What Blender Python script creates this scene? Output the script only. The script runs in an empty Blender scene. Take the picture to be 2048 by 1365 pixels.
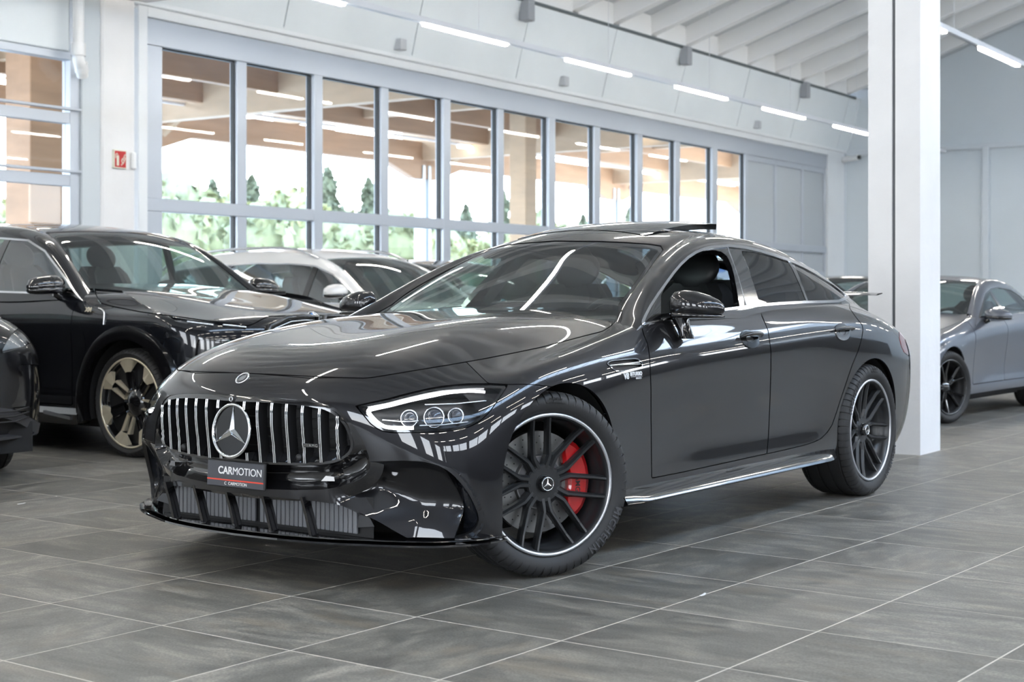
import bpy, math, random
import numpy as np
from math import sin, cos, pi, radians, sqrt, tan, atan2
random.seed(7)
RNG = np.random.RandomState(3)
SC = bpy.context.scene
COL = SC.collection
# ------------------------------------------------------------------ camera, sky, exposure
PHI = radians(33.9)          # camera heading measured from the window wall's direction (+X)
CAMH = 1.09
FOC = 3010.0                 # focal length in pixels of the 2048 x 1365 frame
HOR = 594.0
cam = bpy.data.cameras.new('camera'); camo = bpy.data.objects.new('camera', cam); COL.objects.link(camo)
cam.sensor_width = 36; cam.lens = FOC / 2048 * 36
cam.shift_y = -(682.5 - HOR) / 2048
camo.location = (0, 0, CAMH); camo.rotation_euler = (pi / 2, 0, PHI - pi / 2)
cam.clip_start = 0.05; cam.clip_end = 500
cam.dof.use_dof = True; cam.dof.focus_distance = 6.2; cam.dof.aperture_fstop = 4.5
SC.camera = camo
vs = SC.view_settings
SC.display_settings.display_device = 'sRGB'
vs.view_transform = 'Standard'; vs.look = 'None'; vs.gamma = 1; vs.use_curve_mapping = False
vs.exposure = 1.2
SC.cycles.use_denoising = True
SC.cycles.max_bounces = 9; SC.cycles.diffuse_bounces = 4; SC.cycles.glossy_bounces = 5
SC.cycles.transmission_bounces = 7; SC.cycles.transparent_max_bounces = 14
SC.cycles.sample_clamp_indirect = 8.0
SC.cycles.caustics_reflective = False; SC.cycles.caustics_refractive = False
w = bpy.data.worlds.new('sky'); SC.world = w; w.use_nodes = True
nt = w.node_tree; nt.nodes.clear()
wo = nt.nodes.new('ShaderNodeOutputWorld'); wb = nt.nodes.new('ShaderNodeBackground')
tc = nt.nodes.new('ShaderNodeTexCoord'); sx = nt.nodes.new('ShaderNodeSeparateXYZ'); cr = nt.nodes.new('ShaderNodeValToRGB')
nt.links.new(tc.outputs['Generated'], sx.inputs[0]); nt.links.new(sx.outputs[2], cr.inputs[0])
cr.color_ramp.elements[0].position = 0.0; cr.color_ramp.elements[0].color = (.95, .98, 1, 1)
cr.color_ramp.elements[1].position = 0.75; cr.color_ramp.elements[1].color = (.50, .70, 1, 1)
nt.links.new(cr.outputs[0], wb.inputs[0]); wb.inputs[1].default_value = 5.4
nt.links.new(wb.outputs[0], wo.inputs[0])

# ------------------------------------------------------------------ small helpers
def tag(o, label=None, cat=None, group=None, kind=None):
    if label: o['label'] = label
    if cat: o['category'] = cat
    if group: o['group'] = group
    if kind: o['kind'] = kind
    return o
def empty(name, loc=(0, 0, 0), rz=0, label=None, cat=None, group=None, kind=None, parent=None):
    o = bpy.data.objects.new(name, None); COL.objects.link(o); o.location = loc; o.rotation_euler = (0, 0, rz)
    o.empty_display_size = .1
    if parent: o.parent = parent
    return tag(o, label, cat, group, kind)
def link(name, me, parent=None, label=None, cat=None, group=None, kind=None):
    o = bpy.data.objects.new(name, me); COL.objects.link(o)
    if parent: o.parent = parent
    return tag(o, label, cat, group, kind)
def copy_tree(o, parent=None):
    c = o.copy(); COL.objects.link(c)
    if parent: c.parent = parent
    for ch in [x for x in o.children]: copy_tree(ch, c)
    return c

MATS = {}
def mat(name, col, rough=.5, metal=0., coat=0., coatr=.03, spec=.5, emit=None, estr=0., bump=None, noise=None, trans=0., ior=1.5, alpha=1.):
    if name in MATS: return MATS[name]
    m = bpy.data.materials.new(name); m.use_nodes = True; n = m.node_tree; b = n.nodes['Principled BSDF']
    b.inputs['Base Color'].default_value = (*col, 1); b.inputs['Roughness'].default_value = rough
    b.inputs['Metallic'].default_value = metal; b.inputs['Coat Weight'].default_value = coat
    b.inputs['Coat Roughness'].default_value = coatr; b.inputs['Specular IOR Level'].default_value = spec
    b.inputs['Transmission Weight'].default_value = trans; b.inputs['IOR'].default_value = ior
    b.inputs['Alpha'].default_value = alpha
    if emit: b.inputs['Emission Color'].default_value = (*emit, 1); b.inputs['Emission Strength'].default_value = estr
    if noise:  # (scale, amount, stretch)
        t = n.nodes.new('ShaderNodeTexCoord'); mp = n.nodes.new('ShaderNodeMapping'); nz = n.nodes.new('ShaderNodeTexNoise')
        mp.inputs['Scale'].default_value = noise[2] if len(noise) > 2 else (1, 1, 1)
        nz.inputs['Scale'].default_value = noise[0]; nz.inputs['Detail'].default_value = 5
        mx = n.nodes.new('ShaderNodeMixRGB'); mx.blend_type = 'MULTIPLY'; mx.inputs[0].default_value = 1
        rp = n.nodes.new('ShaderNodeValToRGB')
        a = noise[1]; rp.color_ramp.elements[0].color = (1 - a, 1 - a, 1 - a, 1); rp.color_ramp.elements[0].position = .3
        rp.color_ramp.elements[1].color = (1, 1, 1, 1); rp.color_ramp.elements[1].position = .7
        n.links.new(t.outputs['Object'], mp.inputs[0]); n.links.new(mp.outputs[0], nz.inputs[0]); n.links.new(nz.outputs[0], rp.inputs[0])
        mx.inputs[1].default_value = (*col, 1); n.links.new(rp.outputs[0], mx.inputs[2]); n.links.new(mx.outputs[0], b.inputs['Base Color'])
    if bump:  # (scale, strength, distance)
        t = n.nodes.new('ShaderNodeTexCoord'); nz = n.nodes.new('ShaderNodeTexNoise'); bp = n.nodes.new('ShaderNodeBump')
        nz.inputs['Scale'].default_value = bump[0]; nz.inputs['Detail'].default_value = 4
        bp.inputs['Strength'].default_value = bump[1]; bp.inputs['Distance'].default_value = bump[2]
        n.links.new(t.outputs['Object'], nz.inputs[0]); n.links.new(nz.outputs[0], bp.inputs['Height']); n.links.new(bp.outputs[0], b.inputs['Normal'])
    MATS[name] = m
    return m
def glass_mat(name, tint=(.8, .85, .85), refl=.1, ior=1.5):
    """thin sheet glass: tinted see-through plus mirror reflection by Fresnel"""
    if name in MATS: return MATS[name]
    m = bpy.data.materials.new(name); m.use_nodes = True; n = m.node_tree; n.nodes.clear()
    o = n.nodes.new('ShaderNodeOutputMaterial'); mx = n.nodes.new('ShaderNodeMixShader')
    tr = n.nodes.new('ShaderNodeBsdfTransparent'); gl = n.nodes.new('ShaderNodeBsdfGlossy'); fr = n.nodes.new('ShaderNodeFresnel')
    tr.inputs[0].default_value = (*tint, 1); gl.inputs['Roughness'].default_value = 0.0; fr.inputs['IOR'].default_value = ior
    ge = n.nodes.new('ShaderNodeNewGeometry'); mr = n.nodes.new('ShaderNodeMapRange'); mr.inputs[3].default_value = ior; mr.inputs[4].default_value = 1 / ior
    n.links.new(ge.outputs['Backfacing'], mr.inputs[0]); n.links.new(mr.outputs[0], fr.inputs['IOR'])
    n.links.new(fr.outputs[0], mx.inputs[0]); n.links.new(tr.outputs[0], mx.inputs[1]); n.links.new(gl.outputs[0], mx.inputs[2])
    n.links.new(mx.outputs[0], o.inputs[0]); MATS[name] = m
    return m

class MB:
    """collects boxes, bars, tubes and lathes; build() links them as one mesh object"""
    def __init__(s): s.v = []; s.f = []; s.sm = []
    def add(s, v, f, smooth=False):
        k = len(s.v); s.v += [tuple(map(float, p)) for p in v]; s.f += [tuple(i + k for i in q) for q in f]; s.sm += [smooth] * len(f); return s
    def box(s, a, b, M=None):
        x0, y0, z0 = a; x1, y1, z1 = b
        v = [(x0, y0, z0), (x1, y0, z0), (x1, y1, z0), (x0, y1, z0), (x0, y0, z1), (x1, y0, z1), (x1, y1, z1), (x0, y1, z1)]
        if M is not None: v = [M(p) for p in v]
        return s.add(v, [(3, 2, 1, 0), (4, 5, 6, 7), (0, 1, 5, 4), (1, 2, 6, 5), (2, 3, 7, 6), (3, 0, 4, 7)])
    def bbox(s, a, b, r=.005, M=None):
        """box with bevelled edges"""
        x0, y0, z0 = a; x1, y1, z1 = b
        v = []; 
        for z, i in ((z0, r), (z0 + r, 0), (z1 - r, 0), (z1, r)):
            for (x, y) in ((x0 + r, y0), (x1 - r, y0), (x1, y0 + r), (x1, y1 - r), (x1 - r, y1), (x0 + r, y1), (x0, y1 - r), (x0, y0 + r)):
                cx, cy = (x0 + x1) / 2, (y0 + y1) / 2
                xx = min(max(x, x0 + i), x1 - i); yy = min(max(y, y0 + i), y1 - i); v.append((xx, yy, z))
        f = [tuple(range(7, -1, -1)), tuple(range(24, 32))]
        for k in range(3):
            for i in range(8):
                j = (i + 1) % 8; f.append((k * 8 + i, k * 8 + j, k * 8 + 8 + j, k * 8 + 8 + i))
        if M is not None: v = [M(p) for p in v]
        return s.add(v, f)
    def prism(s, poly, axis, a, b):
        """polygon in the two other axes extruded along axis from a to b"""
        n = len(poly); v = []
        for t in (a, b):
            for p, q in poly:
                v.append({'x': (t, p, q), 'y': (p, t, q), 'z': (p, q, t)}[axis])
        f = [tuple(range(n))[::-1], tuple(range(n, 2 * n))] + [(i, (i + 1) % n, n + (i + 1) % n, n + i) for i in range(n)]
        return s.add(v, f)
    def loft(s, rings, closed=True, caps=True, smooth=True, ringclosed=False):
        n = len(rings[0]); v = [p for r in rings for p in r]; f = []
        m = len(rings)
        for k in range(m if ringclosed else m - 1):
            a = k * n; b = ((k + 1) % m) * n
            for i in range(n if closed else n - 1):
                j = (i + 1) % n; f.append((a + i, a + j, b + j, b + i))
        s.add(v, f, smooth)
        if caps and not ringclosed:
            s.add(rings[0], [tuple(range(n))[::-1]]); s.add(rings[-1], [tuple(range(n))])
        return s
    def tube(s, pts, r, n=8, caps=True, closed=False, flat=None):
        pts = [np.array(p, float) for p in pts]; rings = []
        m = len(pts); up = None
        for i, p in enumerate(pts):
            if closed: t = pts[(i + 1) % m] - pts[i - 1]
            else: t = pts[min(i + 1, m - 1)] - pts[max(i - 1, 0)]
            t = t / (np.linalg.norm(t) + 1e-9)
            if up is None:
                up = np.array((0, 0, 1.)) if abs(t[2]) < .9 else np.array((1., 0, 0))
            up = up - t * up.dot(t); up /= np.linalg.norm(up) + 1e-9
            sd = np.cross(t, up); rr = r[i] if hasattr(r, '__len__') else r
            fa, fb = flat or (1, 1)
            rings.append([p + rr * (fa * cos(2 * pi * k / n) * sd + fb * sin(2 * pi * k / n) * up) for k in range(n)])
        return s.loft(rings, caps=caps, ringclosed=closed)
    def lathe(s, prof, n=48, M=None, closed=False, a0=0, a1=2 * pi):
        """profile [(r, h)] around the Y axis, h along Y"""
        rings = []
        full = abs(a1 - a0 - 2 * pi) < 1e-6
        for k in range(n if full else n + 1):
            a = a0 + (a1 - a0) * k / n
            rings.append([(r * sin(a), h, r * cos(a)) for r, h in prof])
        if M is not None: rings = [[M(p) for p in r] for r in rings]
        return s.loft(rings, closed=closed, caps=False, ringclosed=full)
    def build(s, name, m, parent=None, label=None, cat=None, group=None, kind=None, loc=None, rot=None, auto=None):
        me = bpy.data.meshes.new(name); me.from_pydata(s.v, [], s.f)
        me.polygons.foreach_set('use_smooth', s.sm)
        if m: me.materials.append(m)
        me.update()
        if auto is not None:
            try: me.set_sharp_from_angle(angle=radians(auto))
            except Exception: pass
        o = link(name, me, parent, label, cat, group, kind)
        if loc is not None: o.location = loc
        if rot is not None: o.rotation_euler = rot
        return o
def fixn(o):
    """make a closed mesh's faces point outwards"""
    import bmesh
    b = bmesh.new(); b.from_mesh(o.data); bmesh.ops.recalc_face_normals(b, faces=b.faces); b.to_mesh(o.data); b.free(); return o
def catmull(P, k=6, closed=False):
    P = [np.array(p, float) for p in P]; out = []; n = len(P)
    for i in range(n if closed else n - 1):
        if closed: p0, p1, p2, p3 = P[i - 1], P[i], P[(i + 1) % n], P[(i + 2) % n]
        else: p0, p1, p2, p3 = P[max(i - 1, 0)], P[i], P[i + 1], P[min(i + 2, n - 1)]
        for j in range(k):
            t = j / k
            out.append(.5 * ((2 * p1) + (p2 - p0) * t + (2 * p0 - 5 * p1 + 4 * p2 - p3) * t * t + (3 * p1 - p0 - 3 * p2 + p3) * t ** 3))
    if not closed: out.append(P[-1])
    return out
def text_mesh(name, body, size, m, parent, M, ext=.0015, spacing=1.0, font_shear=0., align='CENTER', label=None, bold=0.):
    c = bpy.data.curves.new(name, 'FONT'); c.body = body; c.size = size; c.extrude = ext; c.align_x = align; c.align_y = 'CENTER'
    c.space_character = spacing; c.shear = font_shear; c.offset = bold
    o = bpy.data.objects.new(name + '_tmp', c); COL.objects.link(o)
    dg = bpy.context.evaluated_depsgraph_get(); me = bpy.data.meshes.new_from_object(o.evaluated_get(dg))
    bpy.data.objects.remove(o); me.name = name
    co = np.empty(len(me.vertices) * 3); me.vertices.foreach_get('co', co); co = co.reshape(-1, 3)
    me.vertices.foreach_set('co', np.array([M(p) for p in co]).ravel()) if len(co) else None
    me.materials.clear(); me.materials.append(m); me.update()
    return link(name, me, parent, label)

# ------------------------------------------------------------------ pixel <-> place
def dirpx(u):                      # world heading of the ray through pixel column u
    return PHI - math.atan((u - 1024) / FOC)
def on_wall_y(u, v, Y):            # point on the vertical plane y = Y
    h = dirpx(u); X = Y / tan(h); d = X * cos(PHI) + Y * sin(PHI); return (X, Y, CAMH + (HOR - v) / FOC * d)
def on_wall_x(u, v, X):
    h = dirpx(u); Y = X * tan(h); d = X * cos(PHI) + Y * sin(PHI); return (X, Y, CAMH + (HOR - v) / FOC * d)
class Pose:
    """a car standing on the floor: front axle centre at (r0, d0) right of / ahead of the camera, th = heading"""
    def __init__(s, r0, d0, th):
        s.r0, s.d0 = r0, d0; s.f = (-sin(th), -cos(th)); s.l = (cos(th), -sin(th))
        s.loc = (r0 * sin(PHI) + d0 * cos(PHI), -r0 * cos(PHI) + d0 * sin(PHI), 0); s.rz = pi - (th - PHI)
    def px(s, V):
        r = s.r0 + V[:, 0] * s.f[0] + V[:, 1] * s.l[0]; d = s.d0 + V[:, 0] * s.f[1] + V[:, 1] * s.l[1]
        return np.stack([1024 + FOC * r / d, HOR - FOC * (V[:, 2] - CAMH) / d], 1)
    def at(s, u, v, **c):
        rr = (u - 1024) / FOC; zz = (HOR - v) / FOC
        o = np.array([-(s.r0 * s.f[0] + s.d0 * s.f[1]), -(s.r0 * s.l[0] + s.d0 * s.l[1]), CAMH])
        k = np.array([rr * s.f[0] + s.f[1], rr * s.l[0] + s.l[1], zz]); (ax, val), = c.items(); i = 'xyz'.index(ax)
        return o + k * ((val - o[i]) / k[i])
# ------------------------------------------------------------------ sculpted sheet engine for car bodies
class Sheet:
    def __init__(s, V, N, F): s.V, s.N, s.F = V, N, F
    def compact(s):
        used = sorted({i for f in s.F for i in f}); mp = {j: k for k, j in enumerate(used)}
        if not used: return Sheet(np.zeros((0, 3)), np.zeros((0, 3)), [])
        return Sheet(s.V[used], s.N[used], [tuple(mp[i] for i in f) for f in s.F])
    def copy(s): return Sheet(s.V.copy(), s.N.copy(), list(s.F))
    def off(s, d): return Sheet(s.V + s.N * d, s.N.copy(), list(s.F))
    def split(s, val):
        """(part where val < 0, part where val > 0), cut along val = 0"""
        V = list(s.V); N = list(s.N); val = np.asarray(val, float); val = np.where(np.abs(val) < 1e-7, 1e-7, val)
        neg, posf = [], []; cut = {}; vv = val.tolist()
        def cross(i, j):
            k = (i, j) if i < j else (j, i)
            if k not in cut:
                t = vv[i] / (vv[i] - vv[j]); n = N[i] * (1 - t) + N[j] * t
                V.append(V[i] * (1 - t) + V[j] * t); N.append(n / (np.linalg.norm(n) + 1e-12)); cut[k] = len(V) - 1
            return cut[k]
        for f in s.F:
            sg = [vv[i] < 0 for i in f]
            if all(sg): neg.append(f)
            elif not any(sg): posf.append(f)
            else:
                a, b = [], []
                for k, i in enumerate(f):
                    j = f[(k + 1) % len(f)]
                    (a if sg[k] else b).append(i)
                    if sg[k] != sg[(k + 1) % len(f)]:
                        c = cross(i, j); a.append(c); b.append(c)
                if len(a) > 2: neg.append(tuple(a))
                if len(b) > 2: posf.append(tuple(b))
        V = np.array(V); N = np.array(N)
        return Sheet(V, N, neg).compact(), Sheet(V, N, posf).compact()
    def carve(s, fn, gap=0.0):
        """(inside, outside) of the closed region fn(V) < 0 with a groove of width gap (in fn's units) between"""
        if not s.F: return s, s
        ins, rest = s.split(fn(s.V) + gap / 2)
        if gap and rest.F: _, rest = rest.split(fn(rest.V) - gap / 2)
        return ins, rest

def polysd(P, poly):
    """signed distance of points P (n,2) to polygon, negative inside"""
    P = np.asarray(P, float); Q = np.asarray(poly, float); d = np.full(len(P), 1e9); ins = np.zeros(len(P), bool)
    for i in range(len(Q)):
        a = Q[i]; b = Q[(i + 1) % len(Q)]; e = b - a; wv = P - a
        t = np.clip((wv @ e) / (e @ e + 1e-12), 0, 1); d = np.minimum(d, np.hypot(*(wv - t[:, None] * e).T))
        c = ((a[1] > P[:, 1]) != (b[1] > P[:, 1]))
        with np.errstate(divide='ignore', invalid='ignore'):
            xx = (b[0] - a[0]) * (P[:, 1] - a[1]) / (b[1] - a[1] + 1e-15) + a[0]
        ins ^= c & (P[:, 0] < xx)
    return np.where(ins, -d, d)

def bspl(ctrl, step, su0=False, su1=False, sv0=False, flip=False):
    """tensor cubic B-spline sheet over ctrl[u][v]; s** = mirror symmetry in y at that border"""
    C = np.array(ctrl, float); mir = np.array([1, -1, 1.])
    a = C[1] * mir if su0 else 2 * C[0] - C[1]; b = C[-2] * mir if su1 else 2 * C[-1] - C[-2]
    C = np.concatenate([a[None], C, b[None]], 0)
    a = (C[:, 1] * mir if sv0 else 2 * C[:, 0] - C[:, 1]); b = 2 * C[:, -1] - C[:, -2]
    C = np.concatenate([a[:, None], C, b[:, None]], 1)
    def params(D):
        L = np.linalg.norm(np.diff(D, axis=0), axis=2).mean(1) if D.ndim == 3 else None
        out = []
        for i in range(1, len(D) - 2):
            n = max(2, int(math.ceil(L[i] / step)))
            out += [(i, k / n) for k in range(n)]
        out.append((len(D) - 3, 1.0)); return out
    pu = params(C); pv = params(C.transpose(1, 0, 2))
    def basis(pr, n):
        B = np.zeros((len(pr), n)); D = np.zeros((len(pr), n))
        for r, (i, t) in enumerate(pr):
            B[r, i - 1:i + 3] = [(1 - t) ** 3 / 6, (3 * t ** 3 - 6 * t * t + 4) / 6, (-3 * t ** 3 + 3 * t * t + 3 * t + 1) / 6, t ** 3 / 6]
            D[r, i - 1:i + 3] = [-(1 - t) ** 2 / 2, (9 * t * t - 12 * t) / 6, (-9 * t * t + 6 * t + 3) / 6, t * t / 2]
        return B, D
    Bu, Du = basis(pu, C.shape[0]); Bv, Dv = basis(pv, C.shape[1])
    V = np.einsum('ai,bj,ijk->abk', Bu, Bv, C); Tu = np.einsum('ai,bj,ijk->abk', Du, Bv, C); Tv = np.einsum('ai,bj,ijk->abk', Bu, Dv, C)
    N = np.cross(Tu, Tv); N /= np.linalg.norm(N, axis=2, keepdims=True) + 1e-12
    if flip: N = -N
    nu, nv = V.shape[:2]; F = []
    for i in range(nu - 1):
        for j in range(nv - 1):
            q = (i * nv + j, (i + 1) * nv + j, (i + 1) * nv + j + 1, i * nv + j + 1)
            F.append(q[::-1] if flip else q)
    if su0: V[0, :, 1] = 0
    if su1: V[-1, :, 1] = 0
    if sv0: V[:, 0, 1] = 0
    return Sheet(V.reshape(-1, 3), N.reshape(-1, 3), F)

def sheet_obj(S, name, m, parent, side='L', thick=.012, label=None, rim=True, mats=None, facemat=None):
    """side: 'L' as is, 'R' mirrored, 'B' both halves in one mesh. Borders are turned inwards by thick."""
    V, N, F = S.V, S.N, [f for f in S.F if len(set(f)) == len(f)]
    if not F: return None
    verts, faces, lnorm = [], [], []
    def put(V, N, F, rev):
        k = len(verts); verts.extend(V.tolist()); nl = N.tolist()
        for f in F:
            g = f[::-1] if rev else f
            faces.append(tuple(i + k for i in g)); lnorm.extend(nl[i] for i in g)
        if rim and thick:
            ec = {}
            for f in F:
                for a, b in zip(f, f[1:] + f[:1]):
                    key = (a, b) if a < b else (b, a)
                    ec[key] = None if key in ec else (a, b)
            bd = [e for e in ec.values() if e is not None]
            if side == 'B': bd = [(a, b) for a, b in bd if abs(V[a][1]) > 2e-4 or abs(V[b][1]) > 2e-4]
            idx = {}; 
            for a, b in bd:
                q = []
                for i in (b, a):
                    q.append(V[i])
                for i in (a, b):
                    q.append(V[i] - N[i] * thick)
                fn = np.cross(q[1] - q[0], q[2] - q[1]); L = np.linalg.norm(fn)
                if L < 1e-12: continue
                fn = (fn / L).tolist()
                kk = len(verts); verts.extend([p.tolist() for p in q]); t = (kk, kk + 1, kk + 2, kk + 3)
                if rev: t = t[::-1]; fn = [-c for c in fn]
                faces.append(t); lnorm.extend([fn] * 4)
    if side in 'LB': put(V, N, F, False)
    if side in 'RB':
        mir = np.array([1, -1, 1.]); put(V * mir, N * mir, F, True)
    me = bpy.data.meshes.new(name); me.from_pydata(verts, [], faces)
    me.materials.append(m); me.update(); me.polygons.foreach_set('use_smooth', [True] * len(me.polygons))
    if len(me.loops) == len(lnorm): me.normals_split_custom_set(lnorm)
    o = link(name, me, parent, label)
    return o
def px_poly(pose, poly, extra=None):
    Q = np.array(poly, float)
    def fn(V): return polysd(pose.px(V), Q)
    return fn
def xz_poly(poly):
    Q = np.array(poly, float)
    return lambda V: polysd(V[:, [0, 2]], Q)
# ------------------------------------------------------------------ the grey sports saloon
MP = Pose(-0.5617, 6.4396, radians(36.479))
def xw(x):  # small lengthwise correction of the drawn stations
    return x + .045 * min(max((x + 2.95) / 2.95, 0), 1)
def main_lower():
    """control net: columns run round the body from nose centre to tail centre, rows from sill to cowl/belt"""
    C = []
    def col(pts): C.append([(xw(x), y, z) for x, y, z in pts])
    zl = [.19, .26, .34, .43, .53, .62, .665]
    x0 = [.735, .775, .79, .792, .802, .815, .815]
    col([(x0[i], 0, zl[i]) for i in range(7)] + [(.808, 0, .714), (.762, 0, .788), (.57, 0, .884), (.14, 0, .960), (-.36, 0, 1.013), (-.95, 0, 1.04)])
    col([(x0[i] - .012, .22, zl[i]) for i in range(7)] + [(.798, .22, .714), (.750, .22, .789), (.56, .20, .888), (.13, .18, .966), (-.37, .16, 1.016), (-.95, .12, 1.04)])
    x2 = [.685, .725, .742, .744, .750, .757, .758]
    col([(x2[i], .42, zl[i]) for i in range(7)] + [(.750, .42, .715), (.703, .415, .788), (.53, .385, .893), (.10, .345, .978), (-.39, .31, 1.020), (-.96, .24, 1.04)])
    x3 = [.635, .665, .682, .690, .700, .702, .698]
    col([(x3[i], .575, zl[i]) for i in range(7)] + [(.686, .57, .712), (.638, .56, .778), (.48, .53, .878), (.07, .48, .972), (-.43, .43, 1.016), (-.97, .36, 1.04)])
    x4 = [.575, .605, .625, .638, .644, .636, .620]
    col([(x4[i], .71, zl[i]) for i in range(7)] + [(.588, .70, .708), (.532, .685, .764), (.41, .65, .844), (.03, .605, .930), (-.47, .555, .996), (-1., .47, 1.03)])
    x5 = [.495, .527, .552, .568, .569, .553, .528]
    col([(x5[i], [.828, .834, .836, .834, .825, .815, .802][i], zl[i]) for i in range(7)] + [(.49, .787, .710), (.425, .775, .76), (.30, .752, .806), (-.03, .71, .872), (-.51, .665, .958), (-1.02, .56, 1.03)])
    x6 = [.41, .44, .455, .468, .466, .448, .42]
    col([(x6[i], [.925, .922, .917, .91, .90, .887, .873][i], zl[i]) for i in range(7)] + [(.375, .858, .715), (.31, .84, .763), (.20, .815, .806), (-.09, .775, .858), (-.54, .745, .942), (-1.03, .65, 1.02)])
    x7 = [.31, .335, .345, .35, .35, .335, .31]
    col([(x7[i], [.955, .955, .952, .948, .941, .931, .92][i], zl[i] + (.005 * i if i > 4 else 0)) for i in range(7)] + [(.27, .905, .733), (.21, .885, .778), (.11, .855, .818), (-.13, .818, .860), (-.56, .797, .935), (-1.02, .72, 1.02)])
    col([(.17, y, z) for y, z in zip([.945, .95, .955, .957, .96, .962, .957], [.19, .26, .34, .43, .54, .64, .70])] +
        [(.15, .942, .755), (.11, .916, .80), (.04, .885, .832), (-.17, .845, .866), (-.57, .835, .935), (-1.0, .76, 1.02)])
    col([(.0, y, z) for y, z in zip([.945, .952, .958, .962, .966, .969, .967], [.19, .26, .34, .43, .55, .65, .715])] +
        [(0, .954, .772), (-.02, .929, .817), (-.06, .90, .846), (-.23, .866, .876), (-.59, .852, .938), (-.98, .79, 1.02)])
    col([(-.16, y, z) for y, z in zip([.94, .95, .956, .96, .966, .97, .970], [.19, .26, .34, .43, .55, .66, .73])] +
        [(-.16, .958, .788), (-.17, .935, .832), (-.19, .91, .86), (-.31, .88, .888), (-.62, .86, .945), (-.97, .80, 1.02)])
    col([(-.34, y, z) for y, z in zip([.925, .94, .948, .952, .96, .967, .969], [.19, .265, .34, .43, .56, .67, .74])] +
        [(-.34, .958, .80), (-.34, .938, .845), (-.35, .914, .875), (-.44, .887, .903), (-.67, .864, .955), (-1.0, .80, 1.02)])
    col([(-.54, y, z) for y, z in zip([.90, .925, .932, .935, .946, .958, .964], [.19, .265, .34, .43, .56, .68, .75])] +
        [(-.54, .957, .808), (-.54, .938, .853), (-.55, .915, .888), (-.60, .889, .922), (-.75, .867, .972), (-1.02, .80, 1.02)])
    def side(x, ys, zs): C.append([(x, y, z) for y, z in zip(ys, zs)])
    D = [(-.76, .815, .99, 0), (-1.0, .825, 1.0, 0), (-1.35, .843, 1.012, 0), (-1.7, .862, 1.024, 0), (-2.05, .880, 1.036, .002), (-2.33, .893, 1.046, .008)]
    for i, (x, sh, belt, out) in enumerate(D):
        low = [.885, .925, .925, .912, .925, .946, .958]
        if i == 0: low = [.89, .925, .927, .922, .935, .95, .961]
        zz = [.195, .265, .335, .44, .57, .69, sh - .06]
        ys = [v + out for v in low] + [.957 + out, .944 + out, .918 + out, .893 + out * .5, .868, .80]
        zs = zz + [sh, sh + .042, sh + .085, sh + .085 + (belt - sh - .085) * .55, belt, belt + .015]
        xs = [x] * 10 + [x - .02, x - .04, x - .15] if i == 0 else [x] * 13
        C.append([(a, b, c) for a, b, c in zip(xs, ys, zs)])
    side(-2.56, [.895, .935, .942, .94, .95, .966, .975, .972, .957, .927, .892, .856, .79], [.20, .27, .34, .44, .57, .70, .80, .905, .948, .985, 1.02, 1.053, 1.07])
    side(-2.78, [.91, .94, .95, .957, .968, .977, .982, .976, .958, .924, .885, .840, .77], [.21, .28, .35, .45, .58, .71, .82, .905, .953, .99, 1.022, 1.055, 1.085])
    side(-2.97, [.92, .945, .955, .963, .973, .981, .984, .976, .955, .917, .87, .815, .74], [.21, .28, .36, .46, .59, .72, .82, .90, .95, .985, 1.017, 1.05, 1.09])
    side(-3.17, [.915, .94, .952, .96, .970, .977, .978, .968, .943, .902, .85, .785, .70], [.22, .29, .37, .46, .59, .71, .81, .885, .935, .972, 1.004, 1.04, 1.09])
    side(-3.38, [.90, .925, .938, .947, .957, .962, .960, .948, .920, .875, .815, .74, .65], [.24, .30, .38, .47, .59, .70, .79, .862, .914, .952, .984, 1.015, 1.07])
    side(-3.57, [.87, .90, .915, .925, .934, .938, .934, .918, .888, .84, .775, .69, .58], [.25, .31, .39, .48, .59, .70, .775, .835, .882, .918, .95, .985, 1.04])
    C.append([(x, y, z) for x, y, z in [(-3.66, .81, .26), (-3.72, .84, .33), (-3.75, .855, .40), (-3.77, .865, .49), (-3.775, .87, .60), (-3.77, .872, .70), (-3.765, .866, .78), (-3.755, .845, .83), (-3.74, .81, .876), (-3.725, .755, .912), (-3.71, .68, .945), (-3.71, .60, .98), (-3.7, .47, 1.01)]])
    C.append([(x, y, z) for x, y, z in [(-3.80, .68, .27), (-3.87, .71, .33), (-3.91, .73, .40), (-3.935, .74, .49), (-3.945, .75, .60), (-3.945, .755, .70), (-3.94, .75, .78), (-3.935, .735, .845), (-3.93, .71, .90), (-3.90, .66, .94), (-3.87, .58, .965), (-3.83, .47, .98), (-3.8, .36, 1.0)]])
    for x, y in ((-4.05, .50), (-4.10, .25), (-4.115, 0)):
        C.append([(x + a, y * b, z) for a, b, z in [(.13, .95, .28), (.06, .97, .34), (.03, .98, .41), (.01, 1, .5), (0, 1, .6), (0, 1, .7), (0, 1, .79), (0, 1, .86), (0, .98, .92), (.03, .95, .96), (.09, .86, .985), (.18, .75, .995), (.27, .62, 1.0)]])
    return C
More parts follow.
